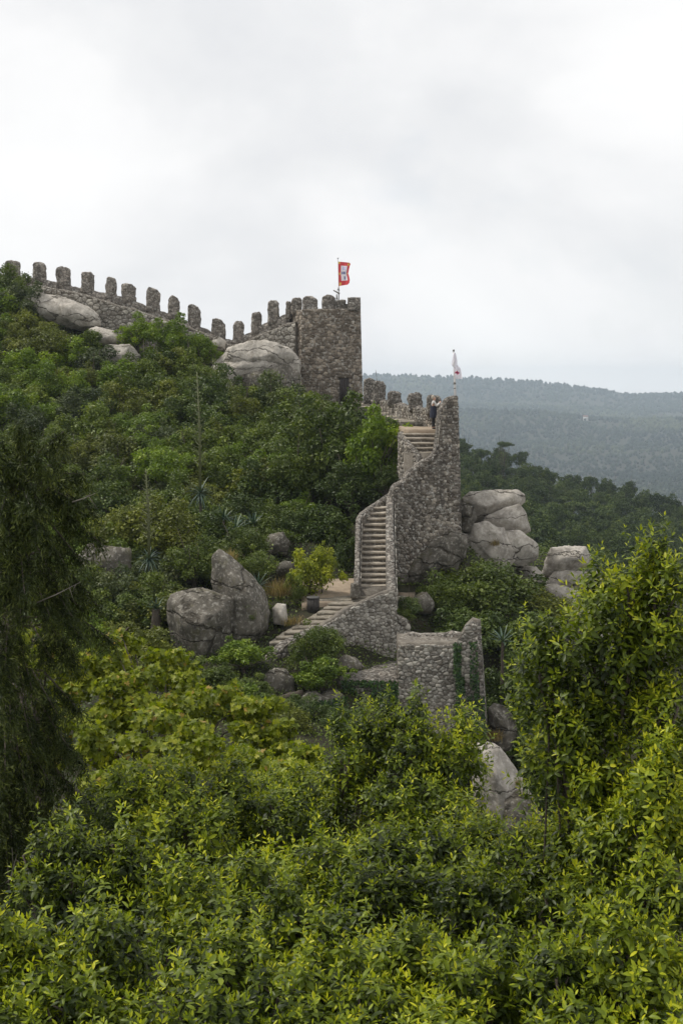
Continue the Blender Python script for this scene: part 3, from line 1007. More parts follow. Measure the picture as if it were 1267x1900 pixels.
R_l2, B_l2 = wall_thing('terrace_wall', 'ivy-grown terrace wall left of the square bastion', 'wall', S_l2, m_rubble, strip_stones(S_l2, 0.22, 0.16, 0.05, 55), m_stone_dark, 200, jit=0.06)

S_b = Strip([(738, 43.4, 1196, 1352), (790, 43.0, 1195, 1360), (843, 42.7, 1194, 1375), (852, 42.65, 1184, 1378), (857, 42.6, 1165, 1380), (868, 42.55, 1156, 1380), (880, 42.5, 1148, 1384, 884), (892, 42.5, 1155, 1388, 900)], 0.55)
R_b, B_b = wall_thing('bastion', 'square bastion of pale rubble stones with one pointed corner merlon', 'bastion', S_b, m_mortar, strip_stones(S_b, 0.195, 0.145, 0.05, 61, shrink=0.94), m_stone_pale, 300, jit=0.04)
S_b2 = Strip([(892, 42.45, 1156, 1388, 901), (893.5, 43.3, 1166, 1388, 907), (889, 44.9, 1180, 1380, 900)], 0.4)
V, F = S_b2.body(jit=0.06, seed=18)
part('side_wall', V, F, m_rubble, R_b, B_b)
S_b3 = Strip([(748, 44.9, 1178, 1260), (800, 44.7, 1178, 1260), (852, 44.5, 1176, 1260), (880, 44.4, 1178, 1260)], 0.5)
V, F = S_b3.body(jit=0.05, seed=19)
part('rear_parapet', V, F, m_rubble, R_b, B_b)
q = [P(738.5, 1196, 43.5), P(889, 1196, 42.75), P(880, 1196, 45), P(736, 1196, 45.4)]
zb = P(790, 1197, 43.0)[2]
for p_ in q:
    p_[2] = zb - 0.06
slab(q, 2.6, m_riser_shade_fill, R_b, B_b, 'fill', amp=0.04, cut=0.4)

# ---- steps running down to the left from the landing
gst = thing('garden_steps', 'broad low stone steps descending past the litter bin', 'steps', P(600, 1150, 47.5))
bg_ = P(600, 1150, 47.5)
for i, (x0, x1, r, Y0, dx) in enumerate([(588, 735, 1113, 49.3, -18), (609, 690, 1120, 48.75, -12), (600, 668, 1128, 48.25, -12), (588, 650, 1137, 47.7, -12), (572, 634, 1146, 47.2, -14), (556, 616, 1155, 46.7, -14), (542, 598, 1164, 46.2, -14), (527, 580, 1173, 45.7, -14), (512, 562, 1182, 45.3, -14), (500, 546, 1192, 44.9, -14)]):
    z = P(600, r, Y0)[2]
    q = [P(x0, r, Y0), P(x1, r, Y0), P(x1 - dx, r, Y0 + 1.0), P(x0 - dx, r, Y0 + 1.0)]
    for p_ in q:
        p_[2] = z
    slab(q, 0.45, m_step_dull, gst, bg_, 'step', seed=170 + i, amp=0.025)
S_g = Strip([(470, 43.7, 1262, 1330), (500, 44.2, 1225, 1320), (530, 44.7, 1195, 1300), (560, 45.1, 1180, 1290), (598, 45.8, 1164, 1270)], 0.5)
wall_thing('retaining_wall', 'mossy rubble retaining wall under the broad low steps', 'wall', S_g, m_rubble, strip_stones(S_g, 0.28, 0.2, 0.05, 57), m_stone_dark, masonry=True)
q = [P(560, 1128, 48.6), P(664, 1106, 49.8), P(668, 1080, 53.5), P(560, 1092, 53)]
for p_, dz in zip(q, (0, 0, 0.3, 0.4)):
    p_[2] = P(620, 1112, 49.6)[2] - 0.05 + dz
V, F = rough_solid(q + [p_ - np.array([0, 0, 0.5]) for p_ in q], [[0, 1, 2, 3], [7, 6, 5, 4], [0, 4, 5, 1], [1, 5, 6, 2], [2, 6, 7, 3], [3, 7, 4, 0]], 0.4, 0.06, 1.2, 0, 3)
tag(setmat(link('dirt_landing', np_mesh('dirt_landing', V, F, smooth=True)), m_dirt), 'bare dirt landing at the foot of the long stair', 'path', kind='structure')
q = [P(737, 1108, 51.5), P(766, 1106, 51.8), P(770, 1090, 54), P(738, 1088, 54)]
zz = P(750, 1108, 51.8)[2] - 0.4
for p_, dz in zip(q, (0, 0, 0.25, 0.25)):
    p_[2] = zz + dz
V, F = rough_solid(q + [p_ - np.array([0, 0, 1.2]) for p_ in q], [[0, 1, 2, 3], [7, 6, 5, 4], [0, 4, 5, 1], [1, 5, 6, 2], [2, 6, 7, 3], [3, 7, 4, 0]], 0.4, 0.08, 1.2, 0, 4)
tag(setmat(link('dirt_patch', np_mesh('dirt_patch', V, F, smooth=True)), m_dirt), 'small bare dirt patch right of the stair parapet under the rocks', 'path', kind='structure')

# ------------------------------------------------------------------ boulders
def rock(name, label, outline, Y, depth, ridge=(), mat=None, amp=0.10, freq=1.1, cut=0.28, sm=2, seed=0, group=None, cuts=6):
    pts = []
    cxp = sum(p[0] for p in outline) / len(outline)
    cyp = sum(p[1] for p in outline) / len(outline)
    for (x, y) in outline:
        x, y = cxp + (x - cxp) * 1.04, cyp + (y - cyp) * 1.04
        pts.append(P(x, y, Y))
        pts.append(P(cxp + (x - cxp) * 0.85, cyp + (y - cyp) * 0.85, Y + depth))
    for (x, y, d) in ridge:
        pts.append(P(x, y, Y - d))
    bm = bmesh.new()
    for p in pts:
        bm.verts.new(p)
    r = bmesh.ops.convex_hull(bm, input=bm.verts[:])
    junk = [g for g in r['geom_interior'] + r['geom_unused'] if isinstance(g, bmesh.types.BMVert)]
    if junk:
        bmesh.ops.delete(bm, geom=list(set(junk)), context='VERTS')
    # split facets off with fracture planes, mostly on the upper and camera sides
    rk = random.Random(seed * 17 + 5)
    cen = sum((v.co for v in bm.verts), Vector()) / len(bm.verts)
    for _ in range(cuts):
        nv = Vector((rk.gauss(0, 0.8), rk.gauss(-0.5, 0.8), rk.gauss(0.35, 0.7))).normalized()
        far_ = max((v.co - cen).dot(nv) for v in bm.verts)
        bmesh.ops.bisect_plane(bm, geom=bm.verts[:] + bm.edges[:] + bm.faces[:], plane_co=cen + nv * far_ * rk.uniform(0.86, 0.97), plane_no=nv, clear_outer=True)
        bmesh.ops.holes_fill(bm, edges=bm.edges[:], sides=0)
    bm.verts.index_update()
    V = [v.co[:] for v in bm.verts]
    F = [[v.index for v in f.verts] for f in bm.faces]
    bm.free()
    V, F = rough_solid(V, F, cut * 0.85, amp * 1.1, freq * 1.3, 1 if sm >= 2 else 0, seed, levels=6, ridged=0.9)
    c = V.mean(0)
    c[2] = V[:, 2].min()
    o = link(name, np_mesh(name, V - c, F, smooth=True), None, tuple(c))
    setmat(o, mat or m_rock)
    tag(o, label, 'boulder', group)
    return o


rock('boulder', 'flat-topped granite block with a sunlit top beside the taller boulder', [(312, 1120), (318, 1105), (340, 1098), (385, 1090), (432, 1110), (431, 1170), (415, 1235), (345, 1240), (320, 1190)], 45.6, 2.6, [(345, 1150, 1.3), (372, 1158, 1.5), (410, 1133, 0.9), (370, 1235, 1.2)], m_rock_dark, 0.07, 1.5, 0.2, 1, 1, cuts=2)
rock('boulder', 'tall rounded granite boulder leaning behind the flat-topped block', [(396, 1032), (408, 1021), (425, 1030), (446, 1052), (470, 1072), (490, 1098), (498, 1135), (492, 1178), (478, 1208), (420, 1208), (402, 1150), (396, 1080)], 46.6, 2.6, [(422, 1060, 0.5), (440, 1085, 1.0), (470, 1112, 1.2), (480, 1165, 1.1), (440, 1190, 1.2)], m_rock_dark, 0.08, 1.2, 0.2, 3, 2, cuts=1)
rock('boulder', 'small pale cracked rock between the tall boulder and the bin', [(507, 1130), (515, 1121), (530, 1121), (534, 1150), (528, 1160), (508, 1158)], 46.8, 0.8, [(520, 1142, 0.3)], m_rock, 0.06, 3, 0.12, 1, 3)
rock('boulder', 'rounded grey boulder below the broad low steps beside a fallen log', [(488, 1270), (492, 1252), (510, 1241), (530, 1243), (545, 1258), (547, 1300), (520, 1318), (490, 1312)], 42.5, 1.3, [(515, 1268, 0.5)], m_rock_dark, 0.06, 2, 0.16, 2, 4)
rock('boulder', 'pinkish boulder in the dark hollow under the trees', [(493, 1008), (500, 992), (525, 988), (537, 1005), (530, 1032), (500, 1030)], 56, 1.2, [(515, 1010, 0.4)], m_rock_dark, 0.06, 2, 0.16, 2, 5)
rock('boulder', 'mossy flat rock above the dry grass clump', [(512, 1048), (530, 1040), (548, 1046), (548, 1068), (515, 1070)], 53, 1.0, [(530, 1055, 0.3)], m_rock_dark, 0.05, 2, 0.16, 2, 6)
rock('boulder', 'sloping rock at the foot of the landing wall', [(622, 1230), (640, 1216), (660, 1222), (678, 1240), (680, 1262), (625, 1262)], 45.3, 1.2, [(650, 1240, 0.5)], m_rock_dark, 0.08, 2, 0.16, 2, 7)
rock('boulder', 'long pale granite slab under the upper end of the curtain wall', [(48, 552), (70, 545), (120, 552), (165, 570), (184, 585), (186, 606), (150, 612), (90, 600), (60, 580)], 94, 3.0, [(110, 575, 1.6), (150, 588, 1.4)], m_rock, 0.14, 0.8, 0.35, 2, 8)
rock('boulder', 'pale rounded rock below the curtain wall, under the long slab', [(166, 612), (180, 606), (215, 615), (238, 633), (225, 642), (170, 640)], 91, 2.0, [(200, 625, 1.0)], m_rock, 0.12, 0.9, 0.3, 2, 9)
rock('boulder', 'cracked pale rock among shrubs below the rounded rock', [(190, 650), (205, 640), (240, 640), (260, 660), (250, 685), (200, 680)], 89.5, 2.0, [(225, 660, 0.8)], m_rock, 0.12, 0.9, 0.3, 2, 10)
rock('boulder', 'small pale rock step at the low saddle of the curtain wall', [(394, 632), (404, 622), (420, 634), (418, 650), (396, 652)], 92.5, 1.5, [(405, 640, 0.5)], m_rock, 0.08, 1, 0.25, 1, 11)
rock('boulder', 'great domed granite outcrop against the left side of the square tower', [(376, 700), (400, 675), (425, 648), (455, 635), (490, 632), (530, 645), (553, 668), (558, 712), (520, 735), (420, 735), (385, 722)], 89.5, 3.0, [(440, 680, 2.0), (500, 672, 2.2), (420, 712, 1.8), (540, 705, 1.2)], m_rock, 0.2, 0.75, 0.3, 2, 12, cuts=3)
rock('boulder', 'smaller granite lobe leaning on the great domed outcrop', [(378, 705), (395, 680), (420, 672), (438, 690), (430, 730), (385, 730)], 87.6, 2.0, [(405, 700, 0.7)], m_rock, 0.12, 0.9, 0.25, 2, 13)
rock('boulder', 'pale cracked slab lying on top of the great domed outcrop', [(418, 668), (432, 645), (470, 632), (515, 638), (545, 660), (540, 672), (480, 690), (430, 692)], 88.2, 2.2, [(470, 665, 0.8), (510, 658, 0.8)], m_rock, 0.1, 0.9, 0.25, 1, 51)
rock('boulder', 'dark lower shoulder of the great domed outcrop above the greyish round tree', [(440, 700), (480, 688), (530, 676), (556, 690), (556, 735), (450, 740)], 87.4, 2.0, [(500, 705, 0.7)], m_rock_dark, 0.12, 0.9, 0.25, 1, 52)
rock('boulder', 'flat pale slab end lying over the lower part of the long slab under the wall', [(112, 566), (140, 562), (182, 584), (187, 604), (150, 606), (118, 588)], 92.6, 2.0, [(150, 585, 0.5)], m_rock, 0.08, 0.9, 0.25, 1, 53)
# more shrubs around the boulders are planted below
# right-hand outcrop
G = 'granite outcrop blocks right of the stair wall'
rock('boulder', 'broad pale top slab of the outcrop right of the stair wall', [(858, 925), (872, 914), (910, 910), (958, 910), (971, 918), (972, 932), (950, 948), (905, 972), (872, 965)], 62.5, 3.0, [(900, 940, 1.0), (930, 930, 0.8)], m_rock, 0.07, 1.3, 0.22, 1, 14, cuts=2)
rock('boulder', 'tilted second slab of the outcrop, dark on its overhanging end', [(893, 975), (900, 960), (935, 943), (962, 936), (975, 955), (982, 985), (960, 995), (905, 1000)], 61.5, 2.4, [(930, 960, 0.7), (965, 975, 0.5)], m_rock, 0.07, 1.3, 0.22, 1, 15, cuts=2)
rock('boulder', 'square overhanging block at the outer end of the outcrop', [(920, 1010), (938, 986), (965, 986), (997, 1010), (996, 1035), (970, 1052), (930, 1048)], 60.8, 2.4, [(955, 1008, 0.8), (975, 1014, 0.5)], m_rock, 0.06, 1.3, 0.2, 1, 16, cuts=2)
rock('boulder', 'broken pale rock heap at the inner foot of the outcrop', [(852, 1000), (870, 978), (900, 970), (930, 985), (940, 1010), (955, 1035), (930, 1060), (860, 1060)], 60.0, 3.0, [(895, 1005, 0.9), (915, 1030, 0.8)], m_rock, 0.22, 1.4, 0.2, 1, 17)
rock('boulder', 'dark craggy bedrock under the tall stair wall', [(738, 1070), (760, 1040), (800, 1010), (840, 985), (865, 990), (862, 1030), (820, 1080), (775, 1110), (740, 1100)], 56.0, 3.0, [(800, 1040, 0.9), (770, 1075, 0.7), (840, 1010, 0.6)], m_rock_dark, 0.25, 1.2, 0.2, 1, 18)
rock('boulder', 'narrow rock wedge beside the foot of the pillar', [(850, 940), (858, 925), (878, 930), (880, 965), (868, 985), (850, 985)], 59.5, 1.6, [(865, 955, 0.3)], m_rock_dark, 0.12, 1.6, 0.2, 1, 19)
rock('boulder', 'pale rounded rock between the outcrop and the perched boulder', [(955, 1060), (965, 1050), (995, 1053), (1008, 1070), (1000, 1085), (960, 1080)], 63, 1.6, [(980, 1065, 0.5)], m_rock, 0.1, 1.5, 0.2, 2, 20)
rock('boulder', 'perched granite boulder like a resting head above the long slab', [(1007, 1065), (1018, 1035), (1022, 1018), (1055, 1014), (1085, 1016), (1094, 1035), (1085, 1050), (1050, 1058), (1015, 1075)], 65, 2.0, [(1045, 1040, 0.9), (1075, 1035, 0.6)], m_rock, 0.14, 1.4, 0.18, 2, 21, cuts=2)
rock('boulder', 'flat granite rock wedged beneath the perched boulder', [(1012, 1082), (1030, 1060), (1060, 1064), (1085, 1070), (1112, 1062), (1112, 1090), (1060, 1100), (1020, 1096)], 64.6, 2.2, [(1045, 1078, 0.5)], m_rock, 0.12, 1.4, 0.18, 2, 22, cuts=2)
rock('boulder', 'long sloping granite slab running down below the perched boulder', [(1010, 1088), (1030, 1084), (1070, 1098), (1100, 1130), (1135, 1190), (1140, 1230), (1090, 1210), (1050, 1150)], 63.5, 2.4, [(1060, 1120, 0.6), (1100, 1175, 0.6)], m_rock, 0.09, 1.2, 0.22, 1, 23, cuts=2)
rock('boulder', 'round weathered boulder jammed against the right foot of the bastion', [(905, 1315), (915, 1306), (938, 1312), (955, 1335), (957, 1365), (945, 1392), (910, 1395)], 43.2, 1.4, [(930, 1340, 0.5)], m_rock_dark, 0.07, 1.8, 0.14, 2, 24)
rock('boulder', 'tall pale cliff rock dropping below the bastion', [(880, 1385), (905, 1378), (925, 1390), (945, 1425), (968, 1448), (985, 1480), (1000, 1520), (995, 1560), (930, 1600), (880, 1600)], 41.5, 2.6, [(920, 1440, 0.8), (955, 1490, 0.9), (930, 1560, 1.0)], m_rock, 0.12, 1.1, 0.18, 1, 25, cuts=2)
rock('boulder', 'dark fluted rock shoulder at the foot of the tall pale cliff rock', [(940, 1485), (965, 1465), (985, 1480), (1000, 1515), (1000, 1570), (950, 1590), (935, 1540)], 40.5, 1.5, [(968, 1520, 0.4)], m_rock_dark, 0.12, 1.7, 0.14, 1, 26, cuts=3)
rock('boulder', 'half-hidden grey rock in the shrubs by the pale-stemmed tree', [(150, 1030), (165, 1010), (240, 1020), (245, 1070), (220, 1095), (155, 1080)], 51, 1.5, [(200, 1050, 0.5)], m_rock_dark, 0.12, 1.7, 0.2, 1, 27)
rock('boulder', 'dark rock beside the bare dirt patch right of the stair parapet', [(758, 1128), (770, 1106), (790, 1100), (804, 1120), (800, 1138), (762, 1138)], 51.2, 1.4, [(780, 1118, 0.5)], m_rock_dark, 0.12, 1.7, 0.2, 1, 28)
# fallen log
lp = [P(x, y, Y) for x, y, Y in [(486, 1312, 41.6), (510, 1303, 41.8), (535, 1293, 42.0), (562, 1286, 42.3)]]
V, F = tube(lp, [0.17, 0.16, 0.15, 0.12], 9)
V, F = rough_solid(V, F, 0.12, 0.03, 4, 0, 4)
tag(setmat(link('fallen_log', np_mesh('fallen_log', V, F, smooth=True)), m_bark), 'grey fallen log lying across the rounded boulder', 'log')

# ------------------------------------------------------------------ leaf geometry
def unit(v):
    return v / (np.linalg.norm(v, axis=-1, keepdims=True) + 1e-9)


def cards(pos, nrm, length, width, rng, fold=0.25, dirs=None):
    """pointed, folded leaf cards: 4 vertices, 2 triangles each"""
    n = len(pos)
    nrm = unit(nrm)
    if dirs is None:
        dirs = rng.normal(size=(n, 3))
    t = unit(dirs - (dirs * nrm).sum(1, keepdims=True) * nrm)
    b = np.cross(nrm, t)
    L = np.asarray(length).reshape(-1, 1) * np.ones((n, 1))
    Wd = np.asarray(width).reshape(-1, 1) * np.ones((n, 1))
    v0 = pos - t * L * 0.5
    v2 = pos + t * L * 0.5 - nrm * L * 0.1
    v1 = pos + b * Wd * 0.5 + nrm * Wd * fold
    v3 = pos - b * Wd * 0.5 + nrm * Wd * fold
    V = np.stack([v0, v1, v2, v3], 1).reshape(-1, 3)
    i = np.arange(n)[:, None] * 4
    F = np.concatenate([i + np.array([[0, 1, 2]]), i + np.array([[0, 2, 3]])], 1).reshape(-1, 3)
    return V, F


def crown_mesh(name, seed, n=6000, leaf=0.075, nl=34, zsq=0.85, low=-0.5, mode='round'):
    """unit-radius crown: leaf cards over the shells of many uneven boughs"""
    rng = np.random.default_rng(seed)
    d = unit(rng.normal(size=(nl * 4, 3)))
    d = d[d[:, 2] > low][:nl]
    rad = rng.uniform(0.45, 0.98, len(d))
    ph = rng.uniform(0, 6.28, 3)
    warp = 1 + 0.22 * np.sin(3 * np.arctan2(d[:, 1], d[:, 0]) + ph[0]) + 0.16 * np.sin(5 * d[:, 2] + ph[1])
    c = d * (rad * warp)[:, None] * np.array([1, 1, zsq])
    r = rng.uniform(0.13, 0.30, len(d)) * (1.25 - 0.45 * rad)
    c = np.concatenate([c, [[0, 0, 0.0]], rng.normal(size=(3, 3)) * 0.2])
    r = np.concatenate([r, [0.5], [0.4] * 3])
    if mode == 'umbrella':
        c[:, 2] = c[:, 2] * 0.35 + 0.1
        r *= 0.8
    if mode == 'spire':
        h = rng.uniform(-0.9, 1.0, len(c))
        rd = 0.55 * (1.05 - h) / 2 + 0.05
        a = rng.uniform(0, 6.28, len(c))
        c = np.stack([np.cos(a) * rd, np.sin(a) * rd, h], 1)
        r = 0.15 + 0.2 * (1 - h) / 2
    p = r ** 1.7 / (r ** 1.7).sum()
    k = rng.choice(len(c), size=int(n * 2.2), p=p)
    dr = unit(rng.normal(size=(len(k), 3)) + np.array([0, 0, 0.3]))
    rr = rng.uniform(0.6, 1.08, len(k))
    wisp = rng.random(len(k)) < 0.14
    rr = np.where(wisp, rng.uniform(1.05, 1.5, len(k)), rr)
    pos = c[k] + dr * (r[k] * rr)[:, None]
    dist = np.linalg.norm(pos[:, None, :] - c[None], axis=2) / r[None]
    dist[np.arange(len(k)), k] = 9
    keep = dist.min(1) > 0.7
    pos, dr, k = pos[keep][:n], dr[keep][:n], k[keep][:n]
    nrm = unit(dr * 0.6 + np.array([0, 0, 0.5]) + rng.normal(size=pos.shape) * 0.6)
    L = leaf * rng.uniform(0.55, 1.4, len(pos))
    V, F = cards(pos, nrm, L, L * 0.6, rng)
    lt = rng.uniform(0.0, 0.5, len(c))
    tint = np.clip(lt[k] + rng.uniform(0, 0.5, len(k)), 0, 1)
    me = np_mesh(name, V, F, np.repeat(tint, 4))
    return me, c, r


def trunk_mesh(name, c, seed, rad=0.05, zc=1.0):
    """unit tree: base at z=-zc, limbs reaching the lobe centres"""
    rnd = random.Random(seed)
    out = [tube([(0, 0, -zc), (0.03, 0.02, -zc * 0.6), (-0.02, 0.03, -zc * 0.3), (0, 0, -0.1)], [rad * 1.5, rad * 1.1, rad, rad * 0.8], 7)]
    for q in list(c)[:9]:
        z0 = rnd.uniform(-0.7, -0.2) * zc
        m = np.array([q[0] * 0.45, q[1] * 0.45, (z0 + q[2]) / 2 - 0.05])
        out.append(tube([(0, 0, z0), m, q], [rad * 0.6, rad * 0.42, rad * 0.15], 5))
    V, F = joinVF(out)
    return np_mesh(name, V, F, smooth=True)


CROWN = {}
for i in range(7):
    me, c, r = crown_mesh('crown', 100 + i, n=6000, leaf=0.083, nl=26 + 3 * i)
    CROWN['round', i] = (me, trunk_mesh('trunk', c, i))
for i in range(3):
    me, c, r = crown_mesh('crown', 200 + i, n=4600, leaf=0.105, nl=30, low=-0.3)
    CROWN['coarse', i] = (me, trunk_mesh('trunk', c, i + 20))
for i in range(3):
    me, c, r = crown_mesh('crown', 300 + i, n=1700, leaf=0.14, nl=18, mode='umbrella')
    CROWN['umbrella', i] = (me, trunk_mesh('trunk', c, i + 30, rad=0.035, zc=1.9))
for i in range(4):
    me, c, r = crown_mesh('crown', 400 + i, n=2000, leaf=0.14, nl=24)
    CROWN['pine', i] = (me, trunk_mesh('trunk', c, i + 40, rad=0.04, zc=1.8))
for i in range(2):
    me, c, r = crown_mesh('crown', 500 + i, n=3000, leaf=0.09, nl=26, mode='spire')
    CROWN['spire', i] = (me, trunk_mesh('trunk', c, i + 50, rad=0.03, zc=1.2))
_mat_cache = {}


def with_mat(me, mat):
    key = (me.name, mat.name)
    if key not in _mat_cache:
        m2 = me.copy()
        m2.materials.clear()
        m2.materials.append(mat)
        _mat_cache[key] = m2
    return _mat_cache[key]


RT = random.Random(3)


def plant(name, label, cat, center, rx, rz, form, mat, group=None, names=('crown', 'trunk'), tilt=0.15, ry=None):
    key = RT.choice([k for k in CROWN if k[0] == form])
    cme, tme = CROWN[key]
    gz = ground(center[0], center[1])
    gz = min(gz, center[2] - 0.2 * rz)
    root = thing(name, label, cat, (center[0], center[1], gz), group, RT.uniform(0, 6.28))
    h = center[2] - gz
    c = link(names[0], cme, root, (0, 0, h))
    if len(cme.materials) == 0:
        cme.materials.append(None)
    c.material_slots[0].link = 'OBJECT'
    c.material_slots[0].material = mat
    c.scale = (rx, ry or rx, rz)
    c.rotation_euler = (RT.uniform(-tilt, tilt), RT.uniform(-tilt, tilt), RT.uniform(0, 6.28))
    t = link(names[1], with_mat(tme, m_bark), root, (0, 0, h))
    zc = {'umbrella': 1.9, 'pine': 1.8, 'spire': 1.2}.get(form, 1.0)
    t.scale = (rx, rx, max(h, 0.3) / zc + 0.12)
    return root


# ------------------------------------------------------------------ trees and shrubs of the castle slope
KIND = {
    'dark': ('shrub', 'dark green rounded shrub in the thicket below the curtain wall', 'shrub'),
    'mid': ('shrub', 'mid green leafy shrub in the thicket below the curtain wall', 'shrub'),
    'bright': ('shrub', 'bright green leafy shrub in the thicket below the curtain wall', 'shrub'),
    'olive': ('shrub', 'olive green scrubby bush in the thicket below the curtain wall', 'shrub'),
    'blue': ('shrub', 'greyish green bush in the thicket below the curtain wall', 'shrub'),
}


def PL(px, py, w, h, Y, kind, label, form='round', name='tree', cat='tree', group=None):
    sm = name == 'shrub'
    return plant(name, label, cat, P(px, py, Y), M(w, Y) / 2 * 1.06, M(h, Y) / 2 * 1.1, form, LEAF[kind], group, ('foliage', 'stem') if sm else ('crown', 'trunk'))


PL(700, 850, 125, 160, 63.5, 'bright', 'bright green tree leaning against the parapet of the upper flight', 'coarse')
PL(715, 805, 70, 60, 66, 'bright', 'small bright green shrub just left of the lookout platform', 'coarse', 'shrub', 'shrub')
PL(610, 845, 175, 185, 66, 'mid', 'broad mid green tree overhanging the dark hollow beside the stair')
PL(550, 890, 120, 130, 64.5, 'mid', 'leafy green tree left of the broad overhanging tree')
PL(655, 900, 110, 90, 62.5, 'dark', 'low hanging bough tree over the dark hollow beside the stair')
PL(510, 748, 118, 105, 80, 'blue', 'greyish green round tree in front of the domed outcrop')
PL(592, 760, 80, 48, 82, 'dark', 'dark hedge-like shrub at the foot of the tower', 'round', 'shrub', 'shrub')
PL(650, 784, 84, 48, 79, 'dark', 'dark ivy-leaved shrub under the tower door', 'round', 'shrub', 'shrub')
PL(590, 790, 90, 60, 77, 'mid', 'mid green shrub below the hedge at the tower foot', 'round', 'shrub', 'shrub')
PL(440, 775, 90, 85, 77, 'olive', 'yellowish green bush left of the greyish round tree', 'round', 'shrub', 'shrub')
PL(400, 830, 80, 90, 72, 'olive', 'olive tree behind the taller flower stalk', 'spire')
PL(490, 840, 110, 90, 71, 'mid', 'mid green tree below the greyish round tree')
PL(480, 905, 130, 95, 65, 'olive', 'light olive tree above the blue agaves', 'coarse')
PL(315, 640, 95, 85, 89.5, 'bright', 'fresh green tree growing against the middle of the curtain wall')
PL(255, 625, 80, 60, 91, 'bright', 'fresh green bush under the walk of the curtain wall', 'round', 'shrub', 'shrub')
PL(370, 655, 85, 80, 90, 'bright', 'fresh green tree left of the domed outcrop')
PL(300, 690, 100, 80, 86, 'dark', 'dark green tree below the fresh green trees at the wall')
PL(385, 705, 70, 70, 85, 'mid', 'mid green shrub at the left foot of the domed outcrop', 'round', 'shrub', 'shrub')
PL(300, 870, 130, 90, 65, 'bright', 'bright green rounded tree between the two flower stalks')
PL(310, 1000, 170, 130, 54, 'olive', 'large spreading olive green shrub above the granite block', 'round', 'shrub', 'shrub')
PL(230, 990, 120, 110, 55, 'olive', 'thin brownish olive shrub behind the shorter flower stalk', 'round', 'shrub', 'shrub')
PL(360, 1050, 100, 85, 51, 'mid', 'green shrub spilling over the tall rounded boulder', 'round', 'shrub', 'shrub')
PL(290, 1110, 100, 90, 48.5, 'mid', 'low green shrub left of the granite block', 'round', 'shrub', 'shrub')
PL(240, 1150, 110, 90, 47, 'dark', 'dark low shrub left of the flat-topped block', 'round', 'shrub', 'shrub')
PL(575, 1075, 92, 110, 50.3, 'lime', 'upright yellow-green shrub behind the litter bin', 'coarse', 'shrub', 'shrub')
PL(597, 1040, 50, 60, 50.6, 'lime', 'tall shoot of yellow-green leaves beside the dirt landing', 'coarse', 'shrub', 'shrub')
PL(548, 1100, 50, 60, 49.4, 'mid', 'small green bush between dry grass and the litter bin', 'round', 'shrub', 'shrub')
PL(475, 1050, 80, 60, 51.5, 'mid', 'low green shrub right of the tall rounded boulder', 'round', 'shrub', 'shrub')
PL(450, 1010, 90, 70, 54, 'mid', 'green undergrowth shrub below the blue agaves', 'round', 'shrub', 'shrub')
PL(586, 1202, 100, 90, 44.2, 'mid', 'rounded green shrub in front of the broad low steps', 'round', 'shrub', 'shrub')
PL(612, 1190, 55, 60, 45, 'blue', 'greyish twiggy bush against the landing wall', 'round', 'shrub', 'shrub')
PL(596, 1256, 105, 75, 42.6, 'bright', 'yellow-green cushion shrub above the terrace wall', 'coarse', 'shrub', 'shrub')
PL(452, 1216, 105, 62, 43.0, 'bright', 'yellow-green shrub in front of the tall boulder', 'coarse', 'shrub', 'shrub')
PL(400, 1262, 100, 60, 41.5, 'mid', 'low shrub below the granite block', 'coarse', 'shrub', 'shrub')
PL(530, 1345, 95, 70, 39, 'olive', 'dark-centred shrub below the fallen log', 'coarse', 'shrub', 'shrub')
PL(300, 1240, 110, 70, 41, 'olive', 'scrubby shrub beside the yellow maple', 'coarse', 'shrub', 'shrub')
PL(470, 1280, 80, 50, 41, 'mid', 'small green shrub left of the rounded boulder by the log', 'coarse', 'shrub', 'shrub')
PL(905, 1105, 190, 140, 54.5, 'mid', 'great rounded green shrub below the right-hand outcrop', 'round', 'shrub', 'shrub')
PL(985, 1135, 140, 110, 55, 'olive', 'rounded green shrub below the perched boulder', 'round', 'shrub', 'shrub')
PL(820, 1120, 110, 100, 53, 'mid', 'dark green shrub right of the long stair', 'round', 'shrub', 'shrub')
PL(860, 1180, 150, 110, 51, 'dark', 'dark green shrub behind the bastion', 'round', 'shrub', 'shrub')
PL(960, 1215, 150, 130, 51, 'dark', 'deep green shrub right of the bastion merlon', 'round', 'shrub', 'shrub')
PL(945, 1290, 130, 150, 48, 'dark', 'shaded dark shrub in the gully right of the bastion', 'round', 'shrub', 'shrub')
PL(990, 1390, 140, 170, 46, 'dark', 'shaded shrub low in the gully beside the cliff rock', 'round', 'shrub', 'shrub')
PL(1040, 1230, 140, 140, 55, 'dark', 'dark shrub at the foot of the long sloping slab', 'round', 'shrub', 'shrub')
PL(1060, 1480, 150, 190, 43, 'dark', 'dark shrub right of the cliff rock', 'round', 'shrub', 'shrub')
PL(465, 1140, 60, 50, 46.0, 'mid', 'bush at the right foot of the tall rounded boulder', 'round', 'shrub', 'shrub')
PL(340, 1255, 110, 70, 42.5, 'mid', 'low leafy shrub along the foot of the granite block', 'coarse', 'shrub', 'shrub')
PL(250, 1200, 100, 80, 44, 'olive', 'olive shrub between the granite block and the yellow maple', 'coarse', 'shrub', 'shrub')
PL(430, 1300, 110, 60, 39, 'bright', 'bright shrub below the yellow-green shrub by the boulder', 'coarse', 'shrub', 'shrub')
PL(560, 1320, 90, 60, 40.5, 'dark', 'dark bush hanging over the rock face by the fallen log', 'round', 'shrub', 'shrub')
PL(640, 1350, 100, 70, 39.5, 'dark', 'shaded bush at the foot of the terrace wall', 'round', 'shrub', 'shrub')
PL(757, 1126, 52, 40, 49.6, 'dark', 'small dark bush in front of the bare dirt patch', 'round', 'shrub', 'shrub')
